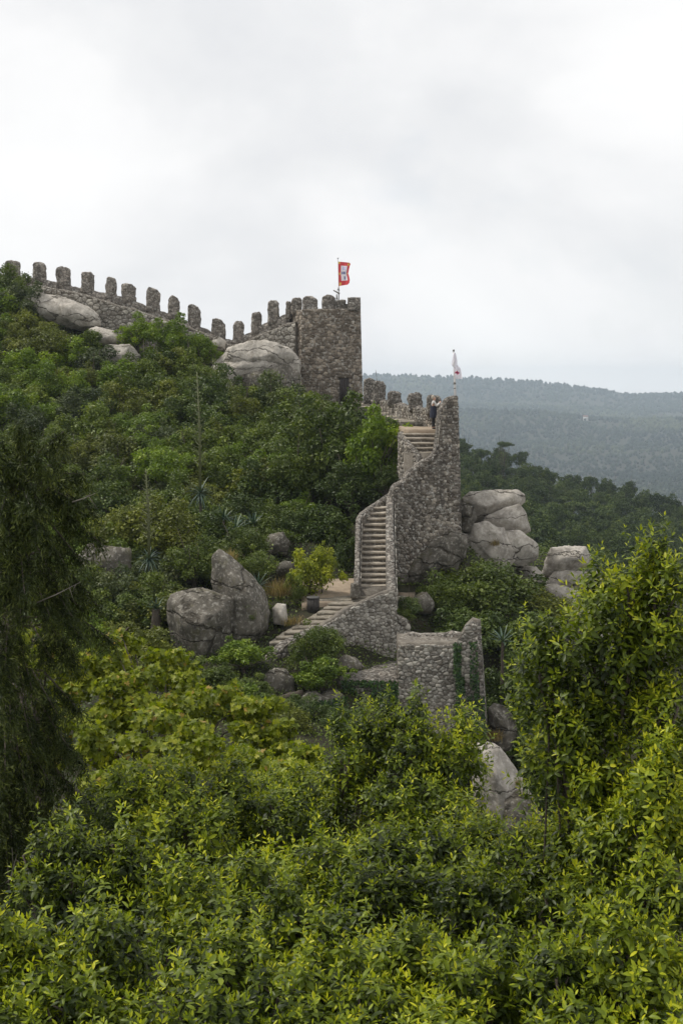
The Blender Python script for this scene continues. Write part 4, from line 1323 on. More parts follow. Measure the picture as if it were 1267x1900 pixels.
PL(745, 1140, 40, 26, 48.9, 'mid', 'tiny green bush on top of the landing wall end', 'round', 'shrub', 'shrub')
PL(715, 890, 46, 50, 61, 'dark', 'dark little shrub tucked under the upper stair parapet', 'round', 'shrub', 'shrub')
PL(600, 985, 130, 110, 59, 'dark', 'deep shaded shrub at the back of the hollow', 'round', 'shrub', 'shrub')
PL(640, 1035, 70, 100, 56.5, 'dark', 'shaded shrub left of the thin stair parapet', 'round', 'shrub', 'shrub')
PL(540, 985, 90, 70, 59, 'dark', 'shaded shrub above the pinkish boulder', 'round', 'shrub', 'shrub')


def in_poly(x, y, poly):
    r = False
    n = len(poly)
    for i in range(n):
        x1, y1 = poly[i]
        x2, y2 = poly[(i + 1) % n]
        if (y1 > y) != (y2 > y) and x < (x2 - x1) * (y - y1) / (y2 - y1) + x1:
            r = not r
    return r


SLOPE = [(-40, 530), (20, 525), (70, 600), (180, 640), (200, 690), (260, 690), (290, 650), (380, 690), (400, 745), (470, 740), (560, 770), (690, 800), (690, 870), (640, 900), (560, 950), (480, 980), (420, 1040), (330, 1060), (300, 1120), (260, 1230), (-40, 1240)]
EXCL = [[(40, 535), (190, 560), (190, 625), (60, 600)], [(165, 605), (260, 605), (265, 690), (180, 690)]]
LANDMARK = [(15, 520, 'at the upper end of the curtain wall'), (60, 590, 'left of the long pale slab'), (130, 625, 'just below the long pale slab'), (60, 660, 'on the open upper slope below the long pale slab'), (150, 690, 'downhill of the rounded pale rock'), (230, 700, 'below the cracked pale rock'),
            (330, 700, 'below the fresh green trees at the wall'), (60, 730, 'above the top of the dark conifer'), (160, 760, 'uphill and right of the dark conifer top'), (250, 770, 'left of the taller flower stalk tip'), (420, 740, 'at the foot of the domed outcrop'), (350, 790, 'behind the taller flower stalk'), (450, 810, 'below the greyish round tree'), (560, 800, 'below the hedge at the tower foot'), (650, 830, 'behind the bright tree by the upper flight'),
            (170, 850, 'right of the dark conifer crown'), (60, 850, 'behind the dark conifer crown'), (250, 840, 'left of the bright rounded tree'), (400, 880, 'right of the yucca with the taller stalk'), (520, 890, 'beside the light olive tree'), (200, 930, 'between the conifer and the shorter flower stalk'), (320, 940, 'left of the yucca with the taller stalk'), (430, 960, 'around the blue agaves'),
            (60, 980, 'behind the middle boughs of the conifer'), (180, 1020, 'around the half-hidden grey rock'), (250, 1080, 'below the yucca with the shorter stalk'), (60, 1100, 'behind the bare twigs of the conifer'), (150, 1130, 'below the half-hidden grey rock'), (200, 1190, 'above the yellow maple'), (60, 1200, 'behind the young maple')]
DESC = {'dark': 'dark green rounded shrub', 'mid': 'mid green leafy shrub', 'bright': 'bright green leafy shrub', 'olive': 'olive green scrubby bush', 'blue': 'greyish green bush'}
placed = []
rs = random.Random(12)
for tries in range(9000):
    x, y = rs.uniform(-40, 700), rs.uniform(525, 1240)
    if not in_poly(x, y, SLOPE) or any(in_poly(x, y + 8, e) for e in EXCL):
        continue
    sp = 27 + (y - 525) * 0.034
    if any((x - a) ** 2 + ((y - b) * 1.25) ** 2 < sp * sp for a, b in placed):
        continue
    placed.append((x, y))
    Yc = float(np.interp(y, [525, 600, 700, 800, 900, 1000, 1100, 1200, 1260], [97, 92.5, 84, 75, 66, 57.5, 49.5, 44.5, 41]))
    g_ = float(fbm(np.array([x / 90.0]), np.array([y / 70.0]), 88)[0]) + rs.uniform(-0.35, 0.35)
    k = 'dark' if g_ < -0.30 else ('mid' if g_ < 0.12 else ('bright' if g_ < 0.34 else 'olive'))
    if rs.random() < 0.07:
        k = 'blue'
    nm, lab, cat = KIND[k]
    s = rs.uniform(1.7, 3.6) * sp
    lm_ = min(LANDMARK, key=lambda l: (l[0] - x) ** 2 + (l[1] - y) ** 2)
    lab = DESC[k] + ' ' + lm_[2]
    PL(x, y + 4, s, s * rs.uniform(0.6, 1.0), Yc, k, lab, 'round', nm, cat, 'shrubs of the thicket below the curtain wall')
print('slope shrubs', len(placed))

# ------------------------------------------------------------------ undergrowth hiding the soil
rng = np.random.default_rng(404)
NU = 120000
Yu = rng.uniform(34, 97, NU)
pxu = rng.uniform(-60, 1120, NU)
Xu = (pxu - CX) / FPX * Yu
jx = np.clip(np.searchsorted(gx, Xu) - 1, 0, len(gx) - 2)
iy = np.clip(np.searchsorted(gy, Yu) - 1, 0, len(gy) - 2)
fx = (Xu - gx[jx]) / (gx[jx + 1] - gx[jx])
fy = (Yu - gy[iy]) / (gy[iy + 1] - gy[iy])
Zu = (GZ[iy, jx] * (1 - fx) + GZ[iy, jx + 1] * fx) * (1 - fy) + (GZ[iy + 1, jx] * (1 - fx) + GZ[iy + 1, jx + 1] * fx) * fy
hgt = np.clip(0.28 + 0.55 * fbm(Xu / 1.6, Yu / 1.6, 61), 0.03, 0.8)
Zu = Zu + hgt * rng.uniform(0, 1, NU) ** 0.6
tt = Yu
rowu = CY - FPX * ((Zu * CP + Yu * SP) / (Yu * CP - Zu * SP))
okm = np.ones(NU, bool)
for poly in ([(575, 1128), (665, 1122), (668, 1072), (590, 1080)], [(640, 735), (770, 775), (770, 805), (640, 790)], [(740, 770), (860, 770), (860, 870), (740, 870)], [(655, 900), (735, 900), (735, 1115), (655, 1115)], [(490, 1205), (560, 1205), (740, 1115), (740, 1095), (590, 1105)], [(736, 1085), (772, 1085), (772, 1118), (736, 1118)]):
    okm &= ~np.array([in_poly(a, b, poly) for a, b in zip(pxu, rowu)])
Xu, Yu, Zu = Xu[okm], Yu[okm], Zu[okm]
pos = np.stack([Xu, Yu, Zu], -1)
L = rng.uniform(0.07, 0.17, len(pos)) * np.clip(Yu / 55, 0.7, 1.5)
V, F = cards(pos, rng.normal(size=pos.shape) * 0.6 + np.array([0, -0.2, 0.8]), L, L * 0.6, rng)
tn = np.clip(0.3 + 0.6 * fbm(Xu / 3.0, Yu / 3.0, 71) + rng.uniform(-0.2, 0.35, len(Xu)), 0, 1)
o = link('undergrowth', np_mesh('undergrowth', V, F, np.repeat(tn, 4)))
setmat(o, LEAF['mid'])
tag(o, 'low leafy undergrowth covering the castle slope between the shrubs', 'undergrowth', kind='stuff')
print('undergrowth', len(pos))
# ferny ground cover under the near laurels
NU = 30000
Yu = rng.uniform(4.5, 36, NU)
Xu = (rng.uniform(-120, 1390, NU) - CX) / FPX * Yu
Zu = np.array([ground(a, b) for a, b in zip(Xu, Yu)]) + rng.uniform(0, 1, NU) ** 0.6 * np.clip(0.5 + 0.8 * fbm(Xu / 1.3, Yu / 1.3, 62), 0.05, 1.2)
pos = np.stack([Xu, Yu, Zu], -1)
L = rng.uniform(0.08, 0.17, NU)
V, F = cards(pos, rng.normal(size=pos.shape) * 0.6 + np.array([0, -0.2, 0.8]), L, L * 0.5, rng)
o = link('ground_cover', np_mesh('ground_cover', V, F, np.repeat(rng.uniform(0, 0.6, NU), 4)))
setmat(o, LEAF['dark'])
tag(o, 'dark leafy ground cover under the near laurels', 'ground cover', kind='stuff')

# ------------------------------------------------------------------ wood on the hillside beyond the castle
rf = random.Random(5)
TOPR = [(780, 818), (855, 818), (890, 828), (935, 838), (980, 856), (1040, 884), (1110, 892), (1130, 895), (1200, 918), (1267, 934), (1340, 950)]
ftrees = []
for tries in range(60000):
    if len(ftrees) >= 285:
        break
    px = rf.uniform(840, 1300)
    Y = rf.uniform(135, 345)
    X = (px - CX) / FPX * Y
    top = float(np.interp(px, [a for a, b in TOPR], [b for a, b in TOPR]))
    # crest climbs to the tree line; nearer trees stand lower on the slope
    row = top + 8 + (345 - Y) / 210.0 * 190 + rf.uniform(-8, 8)
    if px < 1010 and row > 1015:
        continue
    if row > 1085:
        continue
    w = rf.uniform(4.2, 7.5)
    if any((X - a) ** 2 + (Y - b) ** 2 < ((w + c) * 0.40) ** 2 for a, b, c in ftrees):
        continue
    ftrees.append((X, Y, w))
    c = P(px, row, Y)
    form = rf.choices(['umbrella', 'pine'], [1, 2])[0]
    rz = w / 2 * (0.75 if form == 'umbrella' else rf.uniform(0.95, 1.3))
    lab = 'dark flat-topped pine in the wood on the slope beyond the outcrop' if form == 'umbrella' else 'dark rounded tree in the wood on the slope beyond the outcrop'
    zone = 'on its hazy crest' if row < top + 45 else ('in its upper ranks' if row < top + 95 else ('halfway down its slope' if row < top + 150 else 'at its lower edge'))
    where = 'beside the stair-wall pillar' if px < 900 else ('behind the outcrop' if px < 1010 else ('above the perched boulder' if px < 1110 else 'above the tall laurel'))
    lab = ('flat-topped pine in the far wood ' if form == 'umbrella' else 'rounded tree in the far wood ') + zone + ' ' + where
    plant('pine_tree' if form == 'umbrella' else 'forest_tree', lab, 'tree', c, w / 2, rz, form, m_pine, 'trees of the wood beyond the outcrop')
c = P(935, 826, 300)
plant('pine_tree', 'lone tall umbrella pine standing above the far tree line', 'tree', c, 2.4, 1.6, 'umbrella', m_pine)
print('forest trees', len(ftrees))

# ------------------------------------------------------------------ far woods as one mass
rng = np.random.default_rng(77)
ico_v = np.array([[0, 0, 1], [0.85, 0, 0.35], [0.26, 0.81, 0.35], [-0.69, 0.5, 0.35], [-0.69, -0.5, 0.35], [0.26, -0.81, 0.35], [0.7, 0.3, -0.5], [-0.4, 0.65, -0.5], [-0.3, -0.7, -0.5]])
ico_f = np.array([[0, 1, 2], [0, 2, 3], [0, 3, 4], [0, 4, 5], [0, 5, 1], [1, 6, 2], [2, 7, 3], [3, 7, 4], [4, 8, 5], [5, 8, 6], [5, 6, 1], [2, 6, 7], [4, 7, 8]])
N = 24000
u = rng.uniform(0, 1, N * 2)
Yf = np.exp(np.log(800) + u * (np.log(4650) - np.log(800)))
pxf = rng.uniform(640, 1330, N * 2)
Xf = (pxf - CX) / FPX * Yf
keep = fbm(Xf / 130, Yf / 130, 21) + rng.uniform(-0.3, 0.5, len(Xf)) > -0.12
Xf, Yf = Xf[keep][:N], Yf[keep][:N]
Zf = z_all(Xf, Yf)
sz = np.clip(Yf / FPX * rng.uniform(2.2, 5.2, len(Xf)), 2.2, 8.0)
sv = ico_v[None] * sz[:, None, None] * np.array([1, 1, 1.25]) * rng.uniform(0.75, 1.25, (len(Xf), 9, 1))
Vf = (np.stack([Xf, Yf, Zf + sz * 0.5], -1)[:, None, :] + sv).reshape(-1, 3)
Ff = (np.arange(len(Xf))[:, None, None] * 9 + ico_f[None]).reshape(-1, 3)
tn = np.clip(0.45 + 0.9 * fbm(Xf / 260, Yf / 260, 33) + rng.uniform(-0.25, 0.25, len(Xf)), 0, 1)
o = link('far_woods', np_mesh('far_woods', Vf, Ff, np.repeat(tn, 9)))
setmat(o, m_wood_far)
tag(o, 'hazy woods covering the far hills behind the castle', 'woods', kind='stuff')
m_house = plain_mat('far_house_wall', (0.6, 0.58, 0.54), 0.8, 0.1)
m_roof = plain_mat('far_house_roof', (0.25, 0.12, 0.08), 0.8, 0.2)
hp = P(1086, 765, 2950)
hp[2] = float(z_all(np.array([hp[0]]), np.array([hp[1]]))[0])
hs = thing('house', 'tiny white house in a clearing on the far hill', 'house', hp)
V, F = boxVF(hp + np.array([0, 0, 5]), (11, 8, 10))
part('wall', V, F, m_house, hs, hp)
V = np.array([[-6, -5, 10], [6, -5, 10], [6, 5, 10], [-6, 5, 10], [-6, 0, 13.5], [6, 0, 13.5]], float) + hp
part('roof', V, [[0, 1, 5, 4], [2, 3, 4, 5], [1, 2, 5], [3, 0, 4], [3, 2, 1, 0]], m_roof, hs, hp)

# ------------------------------------------------------------------ foreground laurels
def leaf_shape(L, Wd, droop, fold=0.22):
    """curved, folded oval leaf along +X with its midrib on y=0; 11 verts, 12 tris"""
    V = [[0, 0, 0]]
    for s, w in ((0.2, 0.66), (0.5, 1.0), (0.8, 0.66)):
        z = -droop * s * s * L
        V += [[s * L, -w * Wd / 2, z + fold * Wd * w * 0.5], [s * L, 0, z], [s * L, w * Wd / 2, z + fold * Wd * w * 0.5]]
    V.append([L, 0, -droop * L])
    F = [[0, 1, 2], [0, 2, 3]]
    for k in (1, 4):
        F += [[k, k + 3, k + 4], [k, k + 4, k + 1], [k + 1, k + 4, k + 5], [k + 1, k + 5, k + 2]]
    F += [[7, 10, 8], [8, 10, 9]]
    return np.array(V), np.array(F)


def leaf_shape8(L, Wd, droop, fold=0.22):
    V = [[0, 0, 0]]
    for s, w in ((0.3, 0.9), (0.7, 0.85)):
        z = -droop * s * s * L
        V += [[s * L, -w * Wd / 2, z + fold * Wd * w * 0.5], [s * L, 0, z], [s * L, w * Wd / 2, z + fold * Wd * w * 0.5]]
    V.append([L, 0, -droop * L])
    return np.array(V), np.array([[0, 1, 2], [0, 2, 3], [1, 4, 5], [1, 5, 2], [2, 5, 6], [2, 6, 3], [4, 7, 5], [5, 7, 6]])


def rot_axis(ax, an):
    return np.array(Matrix.Rotation(an, 3, ax))


def make_sprig(seed, n=15, length=0.26):
    """a laurel shoot along +Z; returns leaf list (matrix 3x4, L, W, droop, tint)"""
    rnd = random.Random(seed)
    lv = []
    for i in range(n):
        t = i / (n - 1)
        az = i * 2.39996 + rnd.uniform(-0.3, 0.3)
        el = math.radians(-12 + 84 * t ** 1.8 + rnd.uniform(-24, 24))
        L = (0.112 - 0.058 * t ** 2) * rnd.uniform(0.65, 1.15)
        Wd = L * (0.46 - 0.12 * t) * rnd.uniform(0.85, 1.15)
        dr = (0.42 - 0.4 * t) * rnd.uniform(0.3, 1.7)
        tint = float(np.clip(0.30 + 0.22 * t + (0.40 if t > 0.72 else 0.0) + rnd.uniform(-0.2, 0.2), 0, 1))
        R = rot_axis('Z', az) @ rot_axis('Y', -el) @ rot_axis('X', rnd.uniform(-0.4, 0.4))
        pos = np.array([0, 0, length * (t ** 0.8)]) + R[:, 0] * 0.008
        lv.append((R, pos, L, Wd, dr, tint))
    return lv, length


SPRIGS = [make_sprig(900 + i, n=10 + i % 4, length=0.15 + 0.035 * (i % 4)) for i in range(9)]
SPR_MESH = []
for lv, length in SPRIGS:
    Vs, Fs, Ts, off = [], [], [], 0
    for R, pos, L, Wd, dr, tint in lv:
        V, F = leaf_shape8(L, Wd, dr)
        Vs.append(V @ R.T + pos)
        Fs.append(F + off)
        Ts.append(np.full(len(V), tint))
        off += len(V)
    SPR_MESH.append((np.concatenate(Vs), np.concatenate(Fs), np.concatenate(Ts)))
# shared single-leaf meshes: size class x age
LEAFOBJ = {}


def leaf_obj_mesh(L, Wd, dr, tint, mat, tag_):
    key = (tag_, round(L / 0.012), round(dr / 0.12), round(tint * 9))
    if key not in LEAFOBJ:
        V, F = leaf_shape(round(L / 0.012) * 0.012, Wd, round(dr / 0.12) * 0.12)
        me = np_mesh('leaf', V, F, np.full(len(V), round(tint * 9) / 9))
        me.materials.append(mat)
        LEAFOBJ[key] = me
    return LEAFOBJ[key]


def frame_from(z, spin):
    z = z / np.linalg.norm(z)
    a = np.cross(z, [0.2, 0.9, 0.1])
    a /= np.linalg.norm(a)
    b = np.cross(z, a)
    c, s = math.cos(spin), math.sin(spin)
    x = a * c + b * s
    return np.stack([x, np.cross(z, x), z], 1)


def laurel(label, lobes, nspr, seed, nobj=290, filler=2600, scale=0.66, shoots=()):
    """lobes: list of (centre, radius xyz); sprigs stand on the lobe shells"""
    rng = np.random.default_rng(seed)
    nspr = int(nspr * 1.7)
    C = np.array([l[0] for l in lobes])
    R = np.array([l[1] for l in lobes])
    base = C.mean(0)
    base[2] = ground(base[0], base[1])
    # break every lobe into leafy clumps with gaps between
    C2, R2 = [], []
    for c_, r_ in zip(C, R):
        C2.append(c_)
        R2.append(r_ * 0.66)
        C2.append(c_ + np.array([rng.normal() * 0.1, 0.25, -0.75 * r_[2]]))
        R2.append(r_ * 0.85)
        for _ in range(9):
            dd_ = unit(rng.normal(size=(1, 3)) + np.array([[0, -0.25, 0.35]]))[0]
            C2.append(c_ + dd_ * r_ * rng.uniform(0.45, 0.98))
            R2.append(r_ * rng.uniform(0.17, 0.36))
    trunk_to = C.copy()
    C, R = np.array(C2), np.array(R2)
    root = thing('laurel_shrub', label, 'shrub', base, 'laurel shrubs below the viewpoint')
    vol = (R[:, 0] * R[:, 2])
    pr = vol / vol.sum()
    items = []
    k = rng.choice(len(C), size=nspr * 6, p=pr)
    d = unit(rng.normal(size=(len(k), 3)) + np.array([0, -0.25, 0.35]))
    shell = rng.uniform(0.74, 1.08, len(k))
    pos = C[k] + d * R[k] * shell[:, None]
    q = np.linalg.norm((pos[:, None] - C[None]) / R[None], axis=2)
    q[np.arange(len(k)), k] = 9
    ok = (q.min(1) > 0.72) & (d[:, 2] > -0.55)
    pos, d, shell = pos[ok][:nspr], d[ok][:nspr], shell[ok][:nspr]
    up = unit(d * 0.75 + np.array([0, 0, 0.75]) + rng.normal(size=d.shape) * 0.25)
    for p_, z_, s_ in zip(pos, up, shell):
        items.append((p_, z_, rng.uniform(0.7, 1.25) * scale, s_))
    hi = np.argsort(-(C[:, 2] + R[:, 2]))[:16]
    for h_ in hi:
        tp = C[h_] + np.array([rng.normal() * 0.3 * R[h_][0], -0.3 * R[h_][1], R[h_][2] * rng.uniform(0.85, 1.05)])
        ln = rng.uniform(0.06, 0.26)
        for j in range(3):
            items.append((tp + np.array([rng.normal() * 0.02, 0, ln * (1 - j / 2.2)]), np.array([0.2 * rng.normal(), 0.15 * rng.normal(), 1.0]), rng.uniform(0.6, 0.95) * scale / 0.76, 1.25))
    for (px, py, Y) in shoots:
        p_ = P(px, py, Y)
        for j in range(5):
            items.append((p_ - np.array([0.02 * j * rng.normal(), 0, 0.14 * j]), np.array([0.15 * rng.normal(), 0.1 * rng.normal(), 1.0]), (0.75 + 0.08 * j) * scale, 2.0))
    # the most exposed sprigs become single leaf objects
    score = []
    for p_, z_, s_, sh in items:
        view = -p_ / np.linalg.norm(p_)
        score.append(sh + 0.35 * (p_[2] - base[2]) / 5 + 0.3 * view @ z_ + 0.15 * rng.random())
    order = np.argsort(score)[::-1]
    nleaf = 0
    VV, FF, TT, off = [], [], [], 0
    for oi_ in order:
        p_, z_, s_, sh = items[oi_]
        j = int(rng.integers(len(SPRIGS)))
        Rm = frame_from(z_, rng.uniform(0, 6.28))
        if nleaf < nobj:
            for (Rl, pl, L, Wd, dr, tint) in SPRIGS[j][0]:
                me = leaf_obj_mesh(L, Wd, dr, tint, m_laurel, 'laurel')
                o = bpy.data.objects.new('leaf', me)
                COL.objects.link(o)
                o.parent = root
                mt = np.eye(4)
                mt[:3, :3] = Rm @ Rl * s_
                mt[:3, 3] = p_ + Rm @ pl * s_ - base
                o.matrix_local = Matrix(mt.tolist())
                nleaf += 1
        else:
            V, F, T = SPR_MESH[j]
            VV.append(V * s_ @ Rm.T + p_)
            FF.append(F + off)
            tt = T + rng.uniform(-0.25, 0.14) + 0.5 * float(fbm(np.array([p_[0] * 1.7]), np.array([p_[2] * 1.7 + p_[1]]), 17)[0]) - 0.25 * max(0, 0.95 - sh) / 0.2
            TT.append(np.clip(tt, 0, 1))
            off += len(V)
    # older inner leaves that close the crown
    kk = rng.choice(len(C), size=filler, p=pr)
    dd = unit(rng.normal(size=(filler, 3)))
    pp = C[kk] + dd * R[kk] * rng.uniform(0.3, 0.95, (filler, 1))
    Lf = rng.uniform(0.07, 0.12, filler) * scale
    cv, cf = cards(pp, rng.normal(size=pp.shape) + np.array([0, 0, 0.6]), Lf, Lf * 0.42, rng)
    VV.append(cv)
    FF.append(cf + off)
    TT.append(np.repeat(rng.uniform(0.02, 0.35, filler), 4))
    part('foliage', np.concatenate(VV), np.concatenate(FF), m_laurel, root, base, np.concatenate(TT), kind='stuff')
    # stems
    tubes = []
    for c_, r_ in zip(C[::4], R[::4]):
        near_ = trunk_to[np.argmin(((trunk_to - c_) ** 2).sum(1))]
        root_ = np.array([near_[0], near_[1] + 0.2, ground(near_[0], near_[1] + 0.2)])
        m = root_ * 0.25 + near_ * 0.75 + rng.normal(size=3) * 0.1
        tubes.append(tube([root_ + np.array([rng.normal() * 0.1, rng.normal() * 0.1, -0.15]), m, c_], [0.011, 0.009, 0.006], 5))
        for _ in range(3):
            e = c_ + unit(rng.normal(size=(1, 3)) + np.array([[0, 0, 0.6]]))[0] * r_ * 0.85
            tubes.append(tube([m * 0.3 + c_ * 0.7, (c_ + e) / 2 + rng.normal(size=3) * 0.04, e], [0.016, 0.011, 0.005], 4, False))
    V, F = joinVF(tubes)
    part('stem', V, F, m_bark, root, base, smooth=True)
    return root


def LB(px, py, wpx, hpx, Y, dy=0.8):
    if dy < 1.0:
        py, hpx = py - 0.05 * hpx, hpx * 1.18
    return (P(px, py, Y), np.array([M(wpx, Y) / 2, dy * M(wpx, Y) / 2, M(hpx, Y) / 2]))


laurel('tall laurel with upright yellow shoots in front of the long sloping rock slab',
       [LB(1130, 1240, 200, 250, 8.6), LB(1015, 1250, 130, 190, 8.8), LB(1220, 1190, 170, 270, 8.5), LB(1090, 1390, 220, 200, 8.7), LB(1220, 1390, 170, 240, 8.4), LB(1130, 1120, 70, 100, 8.9), LB(1215, 1090, 70, 100, 8.7), LB(1075, 1430, 70, 110, 8.9), LB(1110, 1500, 110, 120, 8.8), LB(1140, 1570, 170, 140, 8.5), LB(1080, 1350, 90, 120, 9.0)], 900, 1,
       shoots=[(1160, 995, 8.7), (1203, 1030, 8.6), (1100, 1045, 8.8), (1130, 1065, 8.8), (1040, 1135, 8.8), (968, 1150, 8.8), (955, 1195, 8.8), (1240, 1050, 8.5), (965, 1260, 8.8), (1005, 1160, 8.8), (1255, 1085, 8.5)], filler=3600)
laurel('laurel shrub covering the foot of the pale stone bastion',
       [LB(755, 1410, 200, 170, 12.0), LB(680, 1400, 120, 130, 12.2), LB(845, 1415, 130, 140, 12.0), LB(770, 1500, 260, 140, 11.6), LB(640, 1450, 110, 110, 12.0)], 620, 2,
       shoots=[(660, 1322, 12.1), (717, 1328, 12.1), (738, 1322, 12.0), (778, 1318, 12.0), (815, 1330, 12.0), (840, 1332, 12.0), (868, 1352, 12.0), (655, 1350, 12.1), (905, 1400, 11.9)])
laurel('laurel shrub rising in front of the yellow maple',
       [LB(330, 1500, 230, 150, 11.2), LB(240, 1520, 140, 140, 11.2), LB(430, 1500, 150, 140, 11.5), LB(330, 1580, 260, 150, 10.6), LB(520, 1530, 150, 130, 11.3)], 560, 3)
laurel('low laurel shrub at the edge of the dark conifer',
       [LB(150, 1620, 170, 130, 9.3), LB(85, 1640, 110, 110, 9.2), LB(240, 1640, 150, 120, 9.2), LB(150, 1700, 230, 120, 8.9)], 420, 4)
laurel('laurel thicket directly below the dark conifer and its bare twigs',
       [LB(60, 1800, 200, 150, 7.4), LB(200, 1800, 180, 150, 7.3), LB(-30, 1820, 120, 140, 7.4), LB(110, 1880, 260, 120, 7.0), LB(230, 1935, 240, 130, 6.6), LB(40, 1950, 200, 120, 6.6)], 540, 5)
laurel('broad laurel thicket between the maple and the bastion laurel',
       [LB(480, 1660, 210, 140, 8.9), LB(600, 1620, 170, 140, 9.4), LB(400, 1720, 200, 150, 8.3), LB(540, 1750, 220, 150, 8.1), LB(390, 1830, 220, 140, 7.2), LB(330, 1700, 130, 110, 8.6), LB(400, 1930, 230, 130, 6.6)], 760, 6)
laurel('laurel shrub with arching leaves below the bastion laurel',
       [LB(720, 1600, 180, 130, 10.0), LB(830, 1640, 170, 120, 9.4), LB(700, 1690, 220, 140, 8.8), LB(880, 1570, 110, 90, 10.3)], 520, 7)
laurel('laurel shrub covering the foot of the tall cliff rock',
       [LB(960, 1640, 190, 120, 9.0), LB(1060, 1620, 170, 130, 8.9), LB(900, 1700, 200, 130, 8.4), LB(1060, 1720, 220, 150, 8.2)], 520, 8)
laurel('leafy laurel below the tall yellow-shooted laurel',
       [LB(1190, 1560, 180, 200, 7.9), LB(1250, 1480, 130, 160, 8.0), LB(1120, 1500, 130, 130, 8.4), LB(1220, 1700, 170, 180, 7.4)], 480, 9)
laurel('dark laurel mass closing the bottom below the arching-leaved shrub',
       [LB(620, 1850, 230, 140, 7.1), LB(780, 1800, 210, 150, 7.6), LB(880, 1860, 210, 130, 7.0), LB(720, 1890, 240, 110, 6.8), LB(520, 1880, 170, 120, 6.9), LB(580, 1950, 220, 120, 6.5), LB(820, 1950, 260, 120, 6.5)], 640, 10)
laurel('laurel mass with large glossy leaves below the cliff-foot laurel',
       [LB(1050, 1840, 230, 150, 6.9), LB(1190, 1840, 200, 160, 6.7), LB(950, 1800, 150, 120, 7.4), LB(1130, 1780, 200, 120, 7.3), LB(1060, 1950, 240, 120, 6.4), LB(1240, 1940, 180, 120, 6.4)], 580, 11)

laurel('shaded laurel between the yellow maple and the bastion laurel',
       [LB(560, 1510, 170, 150, 13.0), LB(480, 1560, 190, 150, 12.4), LB(620, 1560, 160, 130, 12.2)], 380, 12)
laurel('shaded laurel behind the low laurel at the conifer edge',
       [LB(200, 1560, 220, 150, 12.6), LB(90, 1590, 160, 150, 12.6), LB(300, 1640, 200, 130, 10.6)], 380, 13)
laurel('shaded laurel between the cliff-foot laurel and the bastion laurel',
       [LB(900, 1600, 190, 130, 12.0), LB(800, 1570, 170, 120, 12.2), LB(1000, 1590, 170, 120, 11.8)], 360, 14)
# ------------------------------------------------------------------ yellow maple
def maple_leaf(L):
    a = [(0, 0), (0.10, -0.30), (0.30, -0.50), (0.38, -0.24), (0.70, -0.34), (0.62, -0.10), (1.0, 0), (0.62, 0.10), (0.70, 0.34), (0.38, 0.24), (0.30, 0.50), (0.10, 0.30)]
    V = np.array([[x * L, y * L, -0.18 * L * (x * x) + 0.22 * abs(y) * L] for x, y in a])
    F = np.array([[0, 1, 3], [1, 2, 3], [0, 3, 5], [3, 4, 5], [0, 5, 7], [5, 6, 7], [0, 7, 9], [7, 8, 9], [0, 9, 11], [9, 10, 11]])
    return V, F


